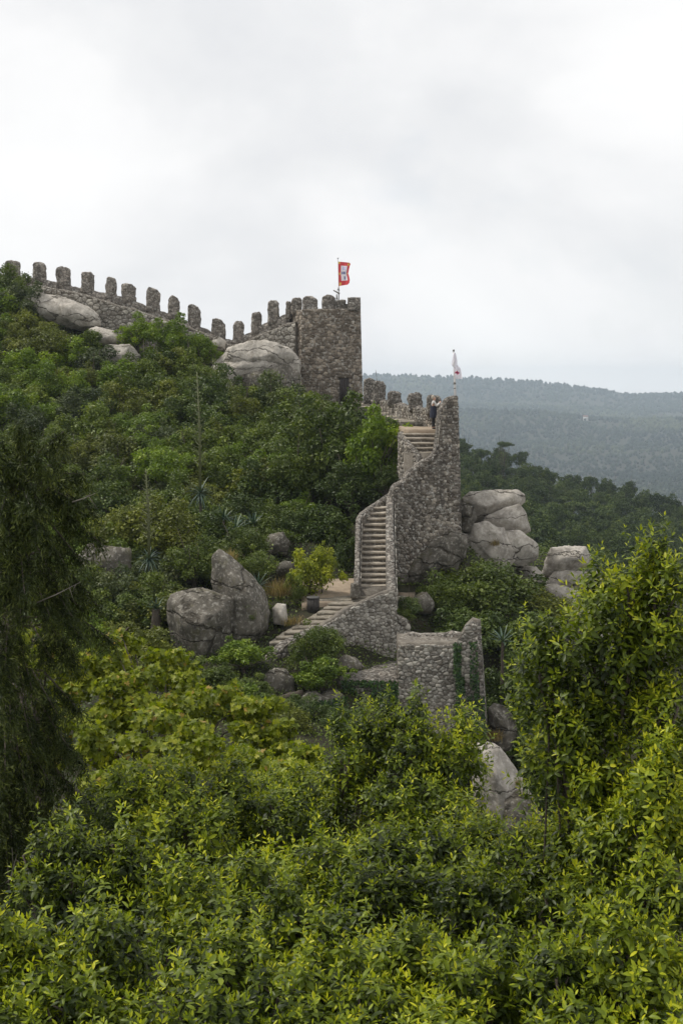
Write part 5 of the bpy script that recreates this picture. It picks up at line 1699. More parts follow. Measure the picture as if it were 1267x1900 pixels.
def maple(label, lobes, n, seed, nobj=280):
    rng = np.random.default_rng(seed)
    C = np.array([l[0] for l in lobes])
    R = np.array([l[1] for l in lobes])
    base = C.mean(0)
    base[2] = ground(base[0], base[1])
    C2, R2 = [], []
    for c_, r_ in zip(C, R):
        C2.append(c_)
        R2.append(r_ * 0.55)
        for _ in range(8):
            dd_ = unit(rng.normal(size=(1, 3)) + np.array([[0, -0.2, 0.45]]))[0]
            C2.append(c_ + dd_ * r_ * rng.uniform(0.5, 1.1))
            R2.append(r_ * rng.uniform(0.18, 0.36))
    C, R = np.array(C2), np.array(R2)
    root = thing('maple_tree', label, 'tree', base)
    pr = R[:, 0] * R[:, 2]
    pr = pr / pr.sum()
    k = rng.choice(len(C), size=n, p=pr)
    d = unit(rng.normal(size=(n, 3)) + np.array([0, -0.2, 0.4]))
    sh = rng.uniform(0.55, 1.1, n)
    pos = C[k] + d * R[k] * sh[:, None]
    Ms = {}
    V0, F0 = maple_leaf(1.0)
    VV, FF, TT, off = [], [], [], 0
    order = np.argsort(-(sh + 0.1 * d[:, 2] - 0.2 * d[:, 1]))
    for q, i in enumerate(order):
        nrm = d[i] * 0.7 + np.array([0, -0.15, 0.45]) + rng.normal(size=3) * 0.6
        Rm = frame_from(nrm, rng.uniform(0, 6.28))
        s = rng.uniform(0.06, 0.13)
        t = float(np.clip(0.15 + 0.6 * rng.random() + 0.5 * (sh[i] - 0.8) + (0.45 if rng.random() < 0.05 else 0), 0, 1))
        if q < nobj:
            key = round(t * 8)
            if key not in Ms:
                me = np_mesh('leaf', V0, F0, np.full(len(V0), key / 8))
                me.materials.append(m_maple)
                Ms[key] = me
            o = bpy.data.objects.new('leaf', Ms[key])
            COL.objects.link(o)
            o.parent = root
            mt = np.eye(4)
            mt[:3, :3] = Rm * s
            mt[:3, 3] = pos[i] - base
            o.matrix_local = Matrix(mt.tolist())
        else:
            VV.append(V0 * s @ Rm.T + pos[i])
            FF.append(F0 + off)
            TT.append(np.full(len(V0), t))
            off += len(V0)
    part('crown', np.concatenate(VV), np.concatenate(FF), m_maple, root, base, np.concatenate(TT), kind='stuff')
    tubes = [tube([base - np.array([0, 0, 0.2]), base * 0.5 + C.mean(0) * 0.5 + [0.1, 0, 0], C.mean(0)], [0.13, 0.1, 0.07], 8)]
    for c_, r_ in zip(C[::5], R[::5]):
        tubes.append(tube([C.mean(0) * 0.6 + base * 0.4, C.mean(0) * 0.3 + c_ * 0.7 - [0, 0, 0.2], c_], [0.03, 0.016, 0.006], 5))
        for _ in range(1):
            e = c_ + unit(rng.normal(size=(1, 3)))[0] * r_ * 0.95
            tubes.append(tube([c_, (c_ + e) / 2 + rng.normal(size=3) * 0.05, e], [0.018, 0.012, 0.005], 4, False))
    V, F = joinVF(tubes)
    part('trunk', V, F, m_bark, root, base, smooth=True)
    return root


maple('spreading yellow-green maple with browning leaves in front of the boulders',
      [LB(250, 1320, 190, 140, 17, 1.0), LB(370, 1315, 180, 130, 18, 1.0), LB(200, 1250, 130, 110, 18, 1.0), LB(330, 1400, 260, 120, 15.5, 1.0), LB(470, 1370, 150, 110, 17, 1.0), LB(180, 1400, 130, 120, 15.5, 1.0), LB(460, 1440, 190, 90, 15, 1.0), LB(430, 1290, 90, 60, 18.5, 1.0), LB(240, 1200, 60, 50, 18.5, 1.0), LB(540, 1420, 130, 80, 15.5, 1.0), LB(120, 1330, 110, 110, 17, 1.0), LB(140, 1280, 130, 110, 17.6, 1.0), LB(300, 1255, 150, 80, 18.6, 1.0), LB(90, 1400, 120, 120, 16, 1.0), LB(480, 1320, 110, 70, 17.5, 1.0), LB(250, 1450, 220, 110, 14.5, 1.0)], 15000, 31)
maple('young yellow-green maple glimpsed through the dark conifer boughs',
      [LB(60, 1230, 130, 110, 17.5, 1.0), LB(20, 1180, 90, 100, 18, 1.0), LB(100, 1170, 80, 60, 18.5, 1.0)], 1300, 32, 200)
maple('low yellow-green maple sapling below the dark-centred shrub',
      [LB(520, 1440, 130, 90, 14.5, 1.0), LB(580, 1410, 80, 50, 15.5, 1.0), LB(500, 1490, 140, 70, 13.5, 1.0)], 1300, 33, 200)

# ------------------------------------------------------------------ dark drooping conifer on the left
def conifer():
    rng = np.random.default_rng(55)
    tb = P(-60, 1300, 12.5)
    base = np.array([tb[0], 12.5, ground(tb[0], 12.5)])
    root = thing('conifer', 'dark drooping conifer with bare grey twigs rising beside the maple', 'tree', base)
    top = P(40, 815, 12.6)
    pts = [base - [0, 0, 0.2], base * 0.6 + top * 0.4, base * 0.25 + top * 0.75, top]
    pts[1] = pts[1] + np.array([-0.25, 0.1, 0])
    V, F = tube(pts, [0.22, 0.17, 0.10, 0.03], 9)
    part('trunk', V, F, m_bark, root, base, smooth=True)
    P_, D_, T_ = [], [], []
    bt = []
    ends = [(120, 800, 12.4), (60, 790, 12.2), (160, 880, 12.2), (110, 860, 11.8), (175, 950, 12.4), (140, 930, 11.8), (60, 900, 11.5), (190, 1010, 12.3), (150, 1040, 12.0), (90, 1000, 11.6), (30, 960, 11.3), (165, 1100, 12.2), (120, 1120, 11.8), (60, 1080, 11.4), (10, 1060, 11.2),
            (210, 1190, 12.6), (150, 1180, 12.0), (40, 1150, 11.6), (100, 1230, 12.2), (150, 1320, 12.2), (60, 1280, 11.6), (110, 1330, 11.8), (10, 1240, 11.4), (160, 1420, 12.0), (130, 1390, 11.6), (60, 1380, 11.4), (20, 1340, 11.2), (150, 1480, 11.9), (100, 1470, 11.5), (50, 1470, 11.2), (10, 1430, 11.0), (120, 1560, 11.8), (70, 1540, 11.3), (30, 1580, 11.0), (5, 1650, 10.8), (60, 1640, 11.2), (0, 820, 11.8), (-10, 1130, 11.0), (-10, 1520, 10.9),
            (100, 1620, 11.6), (40, 1710, 10.9), (140, 1230, 12.4), (190, 1130, 12.5), (20, 860, 11.5), (80, 940, 11.4), (30, 1020, 11.2)]
    ends = ends + [(max(-20, ex - rng.uniform(10, 70)), ey + rng.uniform(-45, 45), eY - rng.uniform(0, 0.5)) for ex, ey, eY in ends]
    for (ex, ey, eY) in ends:
        e = P(ex, ey, eY)
        zf = np.clip((e[2] + 0.35 - base[2]) / (top[2] - base[2]), 0.05, 0.90)
        s = base * (1 - zf) + top * zf
        m = (s + e) / 2 + np.array([0, 0, 0.22])
        V, F = tube([s, m, e], [0.022, 0.013, 0.004], 5, False)
        bt.append((V, F))
        L = np.linalg.norm(e - s)
        nt_ = int(22 + L * 26)
        for k in range(nt_):
            t = rng.uniform(0.42, 1.0) ** 0.6
            q = (1 - t) ** 2 * s + 2 * t * (1 - t) * m + t * t * e
            side = rng.normal(size=3) * np.array([1, 1, 0.3])
            side /= np.linalg.norm(side)
            tl = rng.uniform(0.06, 0.30)
            end = q + side * tl * 0.75 + np.array([0, 0, -tl * rng.uniform(0.3, 1.0)])
            nn = 15
            f = np.linspace(0.05, 1, nn)[:, None]
            pp = q + (end - q) * f + np.array([0, 0, -0.08]) * f * f
            P_.append(pp + rng.normal(size=pp.shape) * 0.022)
            dv = np.repeat([(end - q) / tl], nn, 0) + rng.normal(size=pp.shape) * 0.5 + np.array([0, 0, -0.5])
            D_.append(dv)
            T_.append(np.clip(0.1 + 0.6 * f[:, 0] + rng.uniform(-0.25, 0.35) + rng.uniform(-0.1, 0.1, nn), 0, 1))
    V, F = joinVF(bt)
    part('branch', V, F, m_bark, root, base, smooth=True)
    P_, D_, T_ = np.concatenate(P_), np.concatenate(D_), np.concatenate(T_)
    nr = rng.normal(size=P_.shape)
    V, F = cards(P_, nr, rng.uniform(0.035, 0.085, len(P_)), 0.014, rng, 0.1, D_)
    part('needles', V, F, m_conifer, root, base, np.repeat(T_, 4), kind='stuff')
    # bare grey twigs
    for tw in [[(70, 1118, 11.2), (105, 1103, 11.2), (150, 1080, 11.4)], [(135, 932, 11.7), (155, 925, 11.7), (178, 915, 11.9)], [(0, 1650, 10.7), (20, 1630, 10.7), (32, 1585, 10.9)]]:
        pp = [P(*a) for a in tw]
        subs = [tube(pp, [0.008, 0.006, 0.002], 5)]
        for _ in range(3):
            f = rng.uniform(0.3, 0.9)
            q = pp[1] * (1 - f) + pp[2] * f
            subs.append(tube([q, q + np.array([rng.normal() * 0.05, rng.normal() * 0.04, rng.normal() * 0.07])], [0.004, 0.001], 4))
        V, F = joinVF(subs)
        part('bare_twig', V, F, m_bark_pale, root, base, smooth=True)


conifer()

# ------------------------------------------------------------------ agaves, flower stalks, grass, ivy
def blade(p, az, L, Wd, el, droop, tint):
    n = 6
    d = np.array([math.cos(az), math.sin(az)])
    s = np.array([-d[1], d[0]])
    V, F = [], []
    x = z = 0.0
    a = el
    for k in range(n + 1):
        f = k / n
        w = Wd * (0.75 + 0.6 * f - 1.35 * f * f) / 2
        c = np.array([p[0] + d[0] * x, p[1] + d[1] * x, p[2] + z])
        for sg in (-1, 0, 1):
            V.append(c + np.array([s[0] * w * sg, s[1] * w * sg, (abs(sg) * 0.35 * w)]))
        x += math.cos(a) * L / n
        z += math.sin(a) * L / n
        a -= droop / n
    for k in range(n):
        for j in (0, 1):
            F.append([k * 3 + j, k * 3 + j + 1, k * 3 + 4 + j, k * 3 + 3 + j])
    return np.array(V), np.array(F), np.full(len(V), tint)


def rosette(name, label, cat, pos, n, L, Wd, el_rng, droop, mat, seed, trunk_h=0.0, stalk=None, group=None):
    rnd = random.Random(seed)
    pos = np.asarray(pos, float)
    base = pos.copy()
    if trunk_h:
        base[2] = min(pos[2] - trunk_h, ground(pos[0], pos[1]))
    root = thing(name, label, cat, base, group)
    for k in range(n):
        f = k / n
        V, F, T = blade(pos, k * 2.39996, L * rnd.uniform(0.75, 1.1), Wd, math.radians(el_rng[0] + (el_rng[1] - el_rng[0]) * f + rnd.uniform(-8, 8)), droop * rnd.uniform(0.5, 1.4), rnd.random())
        part('blade', V, F, mat, root, base, T)
    if trunk_h:
        kt = 1.0 if pos[2] - base[2] < 1.3 else 0.35
        V, F = tube([base - [0, 0, 0.2], (base + pos) / 2, pos], [0.22 * kt, 0.2 * kt, 0.15 * kt], 9)
        V, F = rough_solid(V, F, 0.1, 0.03, 6, 0, seed)
        part('trunk', V, F, m_bark, root, base, smooth=True)
    if stalk is not None:
        top = np.asarray(stalk, float)
        V, F = tube([pos, pos * 0.5 + top * 0.5 + np.array([0.05, 0, 0]), top], [0.075, 0.06, 0.025], 6)
        so = part('flower_stalk', V, F, m_twig, root, base, smooth=True)
        tb, VV, FF, TT, off = [], [], [], [], 0
        H = np.linalg.norm(top - pos)
        for k in range(60):
            f = 0.22 + 0.76 * k / 60
            q = pos * (1 - f) + top * f
            az = k * 2.4
            l = 0.42 * (1 - f) ** 0.6 + 0.05
            e = q + np.array([math.cos(az) * l, math.sin(az) * l, l * 0.55])
            tb.append(tube([q, (q + e) / 2 + [0, 0, -0.03], e], [0.022, 0.02, 0.012], 4, False))
        V, F = joinVF(tb)
        part('side_branchlets', V, F, m_twig, so, base)
    return root


rosette('yucca', 'drooping blue-green yucca with the taller branched flower stalk', 'yucca', P(372, 915, 58), 60, 1.0, 0.075, (-60, 60), 0.8, m_agave, 1, 0.9, P(366, 690, 58.5))
rosette('yucca', 'drooping blue-green yucca with the shorter branched flower stalk', 'yucca', P(277, 1038, 50), 55, 0.85, 0.07, (-55, 60), 0.8, m_agave, 2, 0.8, P(271, 870, 50.3))
for i, (px, py, Y, L) in enumerate([(437, 985, 56, 1.1), (470, 975, 58, 1.0), (415, 965, 57, 0.9)]):
    rosette('agave', 'spiky blue-green agave in the undergrowth below the olive tree', 'agave', P(px, py, Y), 26, L, 0.12, (5, 75), 0.35, m_agave, 10 + i, group='agaves below the olive tree', trunk_h=0.3)
rosette('agave', 'spiky agave beside the dry grass and the tall boulder', 'agave', P(480, 1088, 49), 24, 0.7, 0.09, (10, 75), 0.3, m_agave, 15, 0.25)
rosette('agave', 'small agave in the shrubs left of the granite block', 'agave', P(290, 1130, 46), 22, 0.55, 0.08, (5, 70), 0.3, m_agave, 16, 0.2)
rosette('agave', 'blue-green agave in the dark shrubs right of the bastion merlon', 'agave', P(932, 1190, 47.5), 26, 0.8, 0.09, (0, 75), 0.4, m_agave, 17, 0.3)


def tuft(label, pos, n, L, spread, mat, seed, name='grass_tuft', cat='grass'):
    rnd = random.Random(seed)
    pos = np.asarray(pos, float)
    VV, FF, TT, off = [], [], [], 0
    for k in range(n):
        p = pos + np.array([rnd.gauss(0, spread), rnd.gauss(0, spread), 0])
        V, F, T = blade(p, rnd.uniform(0, 6.28), L * rnd.uniform(0.6, 1.2), 0.018, math.radians(rnd.uniform(50, 88)), rnd.uniform(0.3, 1.3), rnd.random())
        VV.append(V)
        FF.append(F + off)
        TT.append(T)
        off += len(V)
    V = np.concatenate(VV)
    o = link(name, np_mesh(name, V - pos, np.concatenate(FF), np.concatenate(TT)), None, tuple(pos))
    setmat(o, mat)
    return tag(o, label, cat)


tuft('tall clump of dry golden grass left of the upright yellow-green shrub', P(515, 1105, 49.2), 260, 0.85, 0.26, m_dry, 1)
tuft('thin clump of dry grass above the tall rounded boulder', P(427, 1040, 50.5), 120, 0.6, 0.14, m_dry, 2)
tuft('dry grass tuft under the hedge at the tower foot', P(578, 772, 78), 120, 0.6, 0.2, m_dry, 3)
tuft('dry rusty grass on the ledge below the bastion corner', P(915, 1372, 42.6), 160, 0.45, 0.16, m_dry, 4)
tuft('dry grass wisps beside the litter bin', P(545, 1158, 46.6), 140, 0.4, 0.22, m_dry, 5)
tuft('dry grass tuft on the tall pale cliff rock', P(960, 1455, 41.2), 90, 0.25, 0.1, m_dry, 6)
tuft('dry grass growing on the outcrop heap right of the stair wall', P(917, 1012, 59.2), 90, 0.4, 0.14, m_dry, 7)


def ivy(label, S, regions, n, seed, size=0.09):
    """ivy leaves hugging the face of a wall; regions: (px0, px1, row0, row1, Y)"""
    rng = np.random.default_rng(seed)
    root_p = None
    pos, nrm = [], []
    for (x0, x1, r0, r1, Y, wgt) in regions:
        m = int(n * wgt)
        px = rng.uniform(x0, x1, m)
        rw = rng.uniform(r0, r1, m)
        wob = (fbm(px / 9.0, rw / 14.0, seed) + 0.25) > rng.uniform(-0.35, 0.5, m) - 0.2
        for a, b in zip(px[wob], rw[wob]):
            p = P(a, b, Y)
            u = np.interp(p[0], S.top[:, 0], S.s)
            q = S.map(float(u), p[2], 0.13 + rng.uniform(0, 0.12))
            pos.append(q)
            t, bb, nn = S.at(float(u))
            nrm.append(nn + rng.normal(size=3) * 0.35 + np.array([0, 0, 0.3]))
    pos, nrm = np.array(pos), np.array(nrm)
    base = pos.mean(0)
    base[2] = pos[:, 2].min()
    root = thing('ivy', label, 'ivy', base)
    L = size * rng.uniform(0.6, 1.3, len(pos))
    dv = np.tile([0, 0, -1.0], (len(pos), 1)) + rng.normal(size=pos.shape) * 0.6
    V, F = cards(pos, nrm, L, L * 0.9, rng, 0.15, dv)
    part('leaves', V, F, m_ivy, root, base, np.repeat(rng.random(len(pos)), 4), kind='stuff')
    tb = []
    for (x0, x1, r0, r1, Y, wgt) in regions:
        for k in range(4):
            x = rng.uniform(x0, x1)
            pp = []
            for rr in np.linspace(r1, r0, 7):
                p = P(x + rng.normal() * 2.5, rr, Y)
                u = np.interp(p[0], S.top[:, 0], S.s)
                pp.append(S.map(float(u), p[2], 0.1))
            tb.append(tube(pp, np.linspace(0.018, 0.006, 7), 4, False))
    V, F = joinVF(tb)
    part('stem', V, F, m_bark, root, base)
    return root


ivy('two strips of ivy climbing the right half of the bastion', S_b, [(844, 857, 1192, 1260, 42.6, 0.2), (848, 864, 1255, 1360, 42.5, 0.35), (872, 884, 1190, 1300, 42.4, 0.2), (868, 892, 1290, 1378, 42.4, 0.35)], 1500, 1)
ivy('ivy mantle hanging over the terrace wall', S_l2, [(634, 664, 1262, 1300, 43.5, 0.25), (688, 740, 1262, 1320, 43.5, 0.55), (664, 690, 1262, 1275, 43.5, 0.08)], 1400, 2)
S_iv = Strip([(560, 41.6, 1300, 1420), (600, 41.8, 1296, 1420), (640, 42.4, 1300, 1420)], 1.0)
wall_thing('rock_face', 'dark vertical rock face under the yellow-green cushion shrub, hung with ivy', 'cliff', S_iv, m_rock_dark, jit=0.25)
ivy('dark ivy curtain on the rock face below the cushion shrub', S_iv, [(575, 638, 1298, 1405, 41.7, 0.9)], 1900, 3)

# ------------------------------------------------------------------ litter bin
bp_ = P(581, 1137, 48.6)
binr = thing('litter_bin', 'dark slatted litter bin standing beside the broad low steps', 'bin', bp_)
m_bin = plain_mat('dark_bin_wood', (0.045, 0.04, 0.036), 0.8, 0.3, 10)
m_binlid = plain_mat('bin_lid', (0.06, 0.058, 0.055), 0.6, 0.2, 10)
R0, H0 = 0.25, 0.62
V, F = tube([bp_ + [0, 0, -0.05], bp_ + [0, 0, H0]], [R0 * 0.92, R0 * 0.92], 16)
part('drum', V, F, m_binlid, binr, bp_)
for k in range(16):
    a = 2 * math.pi * k / 16
    V, F = boxVF(bp_ + np.array([math.cos(a) * R0 * 0.97, math.sin(a) * R0 * 0.97, H0 / 2]), (0.03, 0.085, H0 - 0.02), a)
    part('slat', V, F, m_bin, binr, bp_)
V, F = tube([bp_ + [0, 0, H0], bp_ + [0, 0, H0 + 0.05], bp_ + [0, 0, H0 + 0.06]], [R0 * 1.12, R0 * 1.12, R0 * 0.9], 18)
part('lid', V, F, m_binlid, binr, bp_)

# ------------------------------------------------------------------ flags
m_pole = plain_mat('pole_metal', (0.5, 0.5, 0.5), 0.5, 0.1)
m_flagpole_w = plain_mat('white_pole', (0.72, 0.7, 0.68), 0.5, 0.1)


def cloth_mat(name, col):
    m, nt, out = base_mat(name)
    geo = nd(nt, 'ShaderNodeNewGeometry')
    n1 = nd(nt, 'ShaderNodeTexNoise', i_Scale=9.0, i_Detail=4.0)
    lk(nt, geo, 'Position', n1, 'Vector')
    r = ramp(nt, [(0.3, tuple(c * 0.93 for c in col)), (0.7, tuple(min(1, c * 1.05) for c in col))])
    lk(nt, n1, 'Fac', r, 'Fac')
    p = nd(nt, 'ShaderNodeBsdfPrincipled', i_Roughness=0.85)
    p.inputs['Specular IOR Level'].default_value = 0.1
    t = nd(nt, 'ShaderNodeBsdfTranslucent')
    lk(nt, r, 0, p, 'Base Color')
    lk(nt, r, 0, t, 'Color')
    mx = nd(nt, 'ShaderNodeMixShader', i_0=0.45)
    lk(nt, p, 0, mx, 1)
    lk(nt, t, 0, mx, 2)
    lk(nt, mx, 0, out, 0)
    return m


m_red = cloth_mat('flag_red', (0.68, 0.09, 0.10))
m_white = cloth_mat('flag_white', (0.90, 0.88, 0.93))
m_blue = plain_mat('flag_blue', (0.10, 0.12, 0.28), 0.8, 0.1)
m_yel = plain_mat('flag_yellow', (0.80, 0.50, 0.10), 0.8, 0.1)
m_pale = plain_mat('flag_lilac', (0.58, 0.56, 0.80), 0.8, 0.05)


def flag_mesh(fn, nu, nv, colour):
    V = np.array([fn(i / nu, j / nv) for j in range(nv + 1) for i in range(nu + 1)])
    F = np.array([[j * (nu + 1) + i, j * (nu + 1) + i + 1, (j + 1) * (nu + 1) + i + 1, (j + 1) * (nu + 1) + i] for j in range(nv) for i in range(nu)])
    idx = [colour((i + 0.5) / nu, (j + 0.5) / nv) for j in range(nv) for i in range(nu)]
    return V, F, idx


fb = P(627.8, 551, 93.0)
ft = P(626.8, 479, 93.0)
fl = thing('flagpole', 'thin metal flagpole on the square tower', 'flagpole', fb)
V, F = tube([fb + [0.02, 0, -0.4], P(628.6, 534, 93), ft], [0.06, 0.035, 0.028], 8)
part('pole', V, F, m_pole, fl, fb, smooth=True)
V, F = tube([P(627.8, 539, 93), P(628.2, 531.5, 93)], [0.10, 0.05], 8)
part('collar', V, F, m_pole, fl, fb, smooth=True)
V, F = tube([P(625.5, 479, 93), P(628.2, 479, 93)], [0.045, 0.045], 8)
part('cap', V, F, m_pole, fl, fb, smooth=True)
# red flag: u along the fly, v from top to bottom


def f1(u, v):
    xh = 627.6 + 1.2 * v
    right = np.interp(v, [0, 0.06, 0.14, 0.3, 0.5, 0.65, 0.8, 0.92, 1.0], [648, 650.5, 649, 647.5, 646, 648, 649, 648, 645])
    px = xh + (right - xh) * u
    py = 485.3 + 45.5 * v + (2.0 * u * (1 - v)) - 2.6 * u * v
    return P(px, py, 92.9 + 0.28 * math.sin(u * 5.5 + v * 3.0) * u)


def c1(u, v):
    for (a, b, r, k) in ((0.08, 0.05, 0.09, 3), (0.88, 0.09, 0.10, 3), (0.10, 0.5, 0.08, 3), (0.14, 0.92, 0.10, 3), (0.9, 0.5, 0.06, 3)):
        if abs(u - a) < r and abs(v - b) < r * 0.55:
            return 3
    if 0.24 < u < 0.80 and 0.15 < v < 0.80:
        for (a, b, ra, rb) in ((0.36, 0.46, 0.06, 0.06), (0.54, 0.46, 0.06, 0.06), (0.70, 0.47, 0.05, 0.05), (0.56, 0.68, 0.06, 0.07)):
            if abs(u - a) < ra and abs(v - b) < rb:
                return 2
        if abs(u - 0.52) < 0.12 and abs(v - 0.27) < 0.07:
            return 4
        return 1
    return 0


V, F, ix = flag_mesh(f1, 26, 44, c1)
o = part('flag', V, F, m_red, fl, fb, smooth=True)
o['label'] = 'red flag with white centre, small blue shields and yellow castles'
for m_ in (m_white, m_blue, m_yel, m_pale):
    o.data.materials.append(m_)
o.data.polygons.foreach_set('material_index', np.array(ix, dtype=np.int32))
# viewing telescope on the tower top
tb_ = P(625, 551, 92.6)
tl = thing('telescope', 'small tilted viewing telescope beside the flagpole on the tower', 'telescope', tb_)
m_tel = plain_mat('telescope_grey', (0.22, 0.21, 0.19), 0.6, 0.15)
V, F = tube([P(624.8, 556, 92.6), P(624.6, 546, 92.6)], [0.07, 0.045], 8)
part('stand', V, F, m_tel, tl, tb_, smooth=True)
V, F = tube([P(618.5, 538.5, 92.6), P(624, 541.5, 92.6), P(630, 545, 92.6)], [0.05, 0.055, 0.08], 8)
part('barrel', V, F, m_tel, tl, tb_, smooth=True)

wb = P(843.5, 738, 56.65)
wt = P(841.3, 649, 56.65)
fw = thing('flagpole', 'white flagpole on the pillar above the lookout platform', 'flagpole', wb)
V, F = tube([wb + [0.02, 0, -0.35], P(843.8, 712, 56.65), P(842, 690, 56.65), wt], [0.06, 0.055, 0.035, 0.03], 8)
part('pole', V, F, m_flagpole_w, fw, wb, smooth=True)
V, F = tube([P(843.3, 713, 56.65), P(843.1, 708, 56.65)], [0.075, 0.05], 8)
part('collar', V, F, m_tel, fw, wb, smooth=True)
V, F = tube([P(843.4, 721.5, 56.65), P(843.4, 719.5, 56.65)], [0.062, 0.062], 8)
part('clamp', V, F, m_tel, fw, wb, smooth=True)
V, F = tube([P(841.2, 652, 56.65), P(841.2, 648.5, 56.65)], [0.05, 0.05], 8)
part('cap', V, F, m_tel, fw, wb, smooth=True)


def f2(u, v):
    left = np.interp(v, [0, 0.3, 0.45, 0.6, 1.0], [841.5, 838.5, 837, 842, 843.5])
    right = np.interp(v, [0, 0.3, 0.45, 0.6, 0.8, 1.0], [845, 848, 848, 854, 856, 857.5])
    px = left + (right - left) * u
    return P(px, 655 + 48 * v, 56.6 - 0.12 * math.sin(u * 7 + v * 4) * (0.3 + v))


def c2(u, v):
    du, dv = (u - 0.42), (v - 0.76)
    if abs(du) < 0.12 and abs(dv) < 0.035:
        return 2
    if (abs(du) < 0.08 and abs(dv) < 0.075) or (abs(du) < 0.30 and abs(dv) < 0.025) or (abs(du - dv * 3) < 0.07 and abs(dv) < 0.06):
        return 1
    return 0


V, F, ix = flag_mesh(f2, 20, 48, c2)
o = part('flag', V, F, m_white, fw, wb, smooth=True)
o['label'] = 'drooping white flag with a small red cross emblem'
o.data.materials.append(plain_mat('flag_rose', (0.68, 0.10, 0.20), 0.8, 0.05))
o.data.materials.append(plain_mat('flag_maroon', (0.18, 0.02, 0.06), 0.8, 0.05))
o.data.polygons.foreach_set('material_index', np.array(ix, dtype=np.int32))

# ------------------------------------------------------------------ person on the platform
m_skin = plain_mat('skin', (0.50, 0.30, 0.22), 0.6, 0.06)
m_hair = plain_mat('grey_blond_hair', (0.42, 0.36, 0.29), 0.7, 0.2, 30)
m_shirt = plain_mat('grey_white_top', (0.55, 0.53, 0.50), 0.8, 0.08)
m_skirt = plain_mat('navy_tunic', (0.02, 0.024, 0.042), 0.85, 0.2)
m_legs = plain_mat('black_leggings', (0.012, 0.011, 0.012), 0.85, 0.1)


def skin_body(verts, edges, radii, levels=2, root=0):
    me = bpy.data.meshes.new('tmp')
    me.from_pydata(verts, edges, [])
    ob = bpy.data.objects.new('tmp', me)
    COL.objects.link(ob)
    md = ob.modifiers.new('skin', 'SKIN')
    md.use_smooth_shade = True
    for i, r in enumerate(radii):
        sv = me.skin_vertices[0].data[i]
        sv.radius = r if isinstance(r, tuple) else (r, r)
        sv.use_root = (i == root)
    sb = ob.modifiers.new('sub', 'SUBSURF')
    sb.levels = sb.render_levels = levels
    dg = bpy.context.evaluated_depsgraph_get()
    m2 = bpy.data.meshes.new_from_object(ob.evaluated_get(dg))
    bpy.data.objects.remove(ob, do_unlink=True)
    return m2


pz = P(803, 795, 59.6)
pz[2] = zpl + 0.0
PS = thing('person', 'person in pale top and navy tunic holding up a phone on the lookout platform', 'person', pz)
# facing +X, arms raised in front of the face
JV = [(0, 0, 0.92), (0.0, 0, 1.10), (0.01, 0, 1.32), (0.03, 0, 1.42), (0.05, 0, 1.50), (0.07, 0, 1.60),        # pelvis .. head
      (0, 0.09, 0.88), (0.02, 0.10, 0.48), (-0.02, 0.10, 0.09), (0.10, 0.10, 0.035),
      (0, -0.09, 0.88), (0.05, -0.10, 0.48), (0.02, -0.10, 0.09), (0.14, -0.10, 0.035),
      (0.02, 0.18, 1.36), (0.16, 0.22, 1.14), (0.33, 0.12, 1.32), (0.38, 0.09, 1.40),
      (0.02, -0.18, 1.36), (0.16, -0.22, 1.14), (0.33, -0.11, 1.32), (0.38, -0.08, 1.40)]
JE = [(0, 1), (1, 2), (2, 3), (3, 4), (4, 5), (0, 6), (6, 7), (7, 8), (8, 9), (0, 10), (10, 11), (11, 12), (12, 13), (2, 14), (14, 15), (15, 16), (16, 17), (2, 18), (18, 19), (19, 20), (20, 21)]
JR = [(0.13, 0.16), (0.115, 0.14), (0.12, 0.16), 0.06, (0.085, 0.075), (0.10, 0.085), 0.085, 0.06, 0.04, 0.035, 0.085, 0.06, 0.04, 0.035, 0.06, 0.045, 0.034, 0.03, 0.06, 0.045, 0.034, 0.03]
body = link('body', skin_body(JV, JE, JR), PS)
setmat(body, m_skin)
top_ = link('shirt', skin_body([JV[i] for i in (1, 2, 3, 14, 15, 16, 18, 19, 20)], [(0, 1), (1, 2), (1, 3), (3, 4), (4, 5), (1, 6), (6, 7), (7, 8)], [(0.135, 0.165), (0.14, 0.18), 0.075, 0.075, 0.062, 0.045, 0.075, 0.062, 0.045]), PS)
setmat(top_, m_shirt)
sk = []
for z, ra, rb in ((1.16, 0.15, 0.175), (1.0, 0.165, 0.20), (0.82, 0.18, 0.225), (0.70, 0.19, 0.235), (0.58, 0.195, 0.24)):
    sk.append([(0.015 + ra * math.cos(a) * (1 + 0.05 * math.sin(6 * a)), rb * math.sin(a) * (1 + 0.05 * math.cos(5 * a)), z) for a in [2 * math.pi * k / 20 for k in range(20)]])
V = np.array([p for ring in sk for p in ring])
F = np.array([[r * 20 + k, r * 20 + (k + 1) % 20, (r + 1) * 20 + (k + 1) % 20, (r + 1) * 20 + k] for r in range(4) for k in range(20)])
setmat(link('tunic', np_mesh('tunic', V, F, smooth=True), PS), m_skirt)
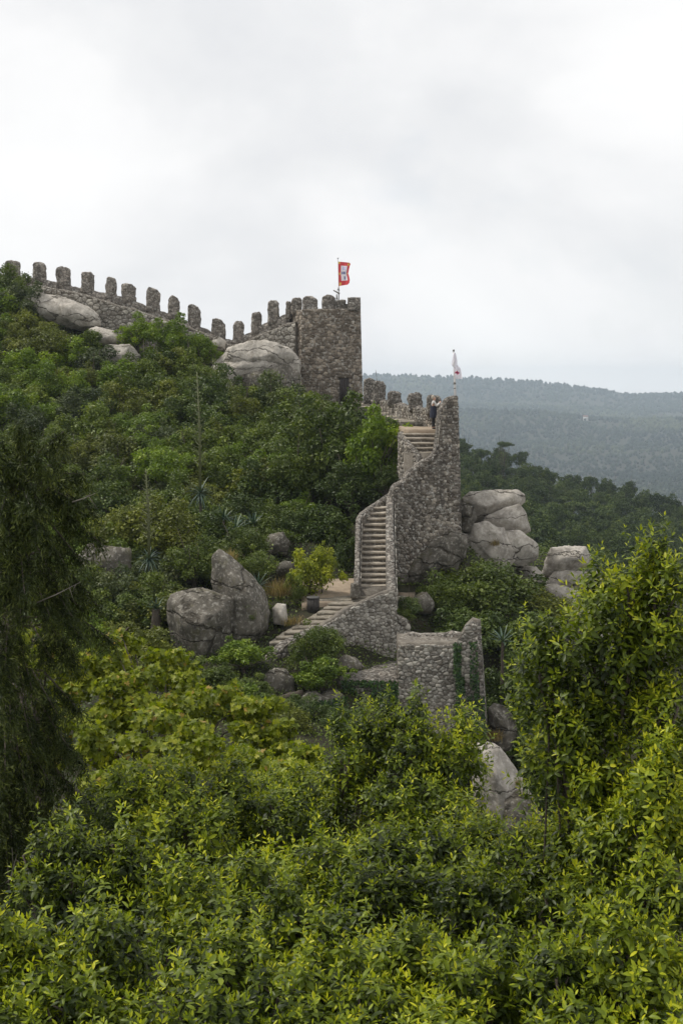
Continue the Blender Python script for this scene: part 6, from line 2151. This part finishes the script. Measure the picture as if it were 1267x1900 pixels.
for s in (1, -1):
    o_ = 6 if s == 1 else 10
    lg = link('legging', skin_body([JV[o_], JV[o_ + 1], JV[o_ + 2]], [(0, 1), (1, 2)], [0.095, 0.07, 0.052]), PS)
    setmat(lg, m_legs)
    sh_ = link('shoe', skin_body([(JV[o_ + 2][0] - 0.03, JV[o_ + 2][1], 0.06), (JV[o_ + 3][0], JV[o_ + 3][1], 0.045), (JV[o_ + 3][0] + 0.07, JV[o_ + 3][1], 0.035)], [(0, 1), (1, 2)], [0.055, 0.05, 0.035]), PS)
    setmat(sh_, m_legs)
hair = link('hair', skin_body([(0.04, 0, 1.68), (-0.02, 0, 1.61), (-0.05, 0, 1.48)], [(0, 1), (1, 2)], [(0.10, 0.09), (0.115, 0.10), (0.06, 0.08)]), PS)
setmat(hair, m_hair)
# phone between the hands
ph_ = pz + np.array([0.40, 0.0, 1.43])
ph = thing('phone', 'dark phone held up by the person on the lookout platform', 'phone', ph_)
m_ph = plain_mat('phone_black', (0.015, 0.015, 0.016), 0.3, 0.1)
V, F = boxVF(ph_, (0.015, 0.17, 0.085))
part('phone_body', V, F, m_ph, ph, ph_)
V, F = tube([ph_ + [0.006, 0.06, 0.02], ph_ + [0.012, 0.06, 0.02]], [0.012, 0.012], 10)
part('lens', V, F, m_ph, ph, ph_)

# ------------------------------------------------------------------ haze in the air
HB = [(-5200, -15, -420), (5200, 4900, 80)]
V = np.array([[HB[i][0], HB[j][1], HB[k][2]] for k in (0, 1) for j in (0, 1) for i in (0, 1)], float)
hz = link('haze', np_mesh('haze', V, [[0, 2, 3, 1], [4, 5, 7, 6], [0, 1, 5, 4], [2, 6, 7, 3], [0, 4, 6, 2], [1, 3, 7, 5]]))
mh, nt, out = base_mat('haze_air')
pv = nd(nt, 'ShaderNodeVolumePrincipled', i_Density=0.00016)
pv.inputs['Color'].default_value = (0.75, 0.875, 1.0, 1)
pv.inputs['Anisotropy'].default_value = 0.1
lk(nt, pv, 0, out, 'Volume')
hz.data.materials.append(mh)
tag(hz, 'pale haze filling the valley air', 'haze', kind='stuff')
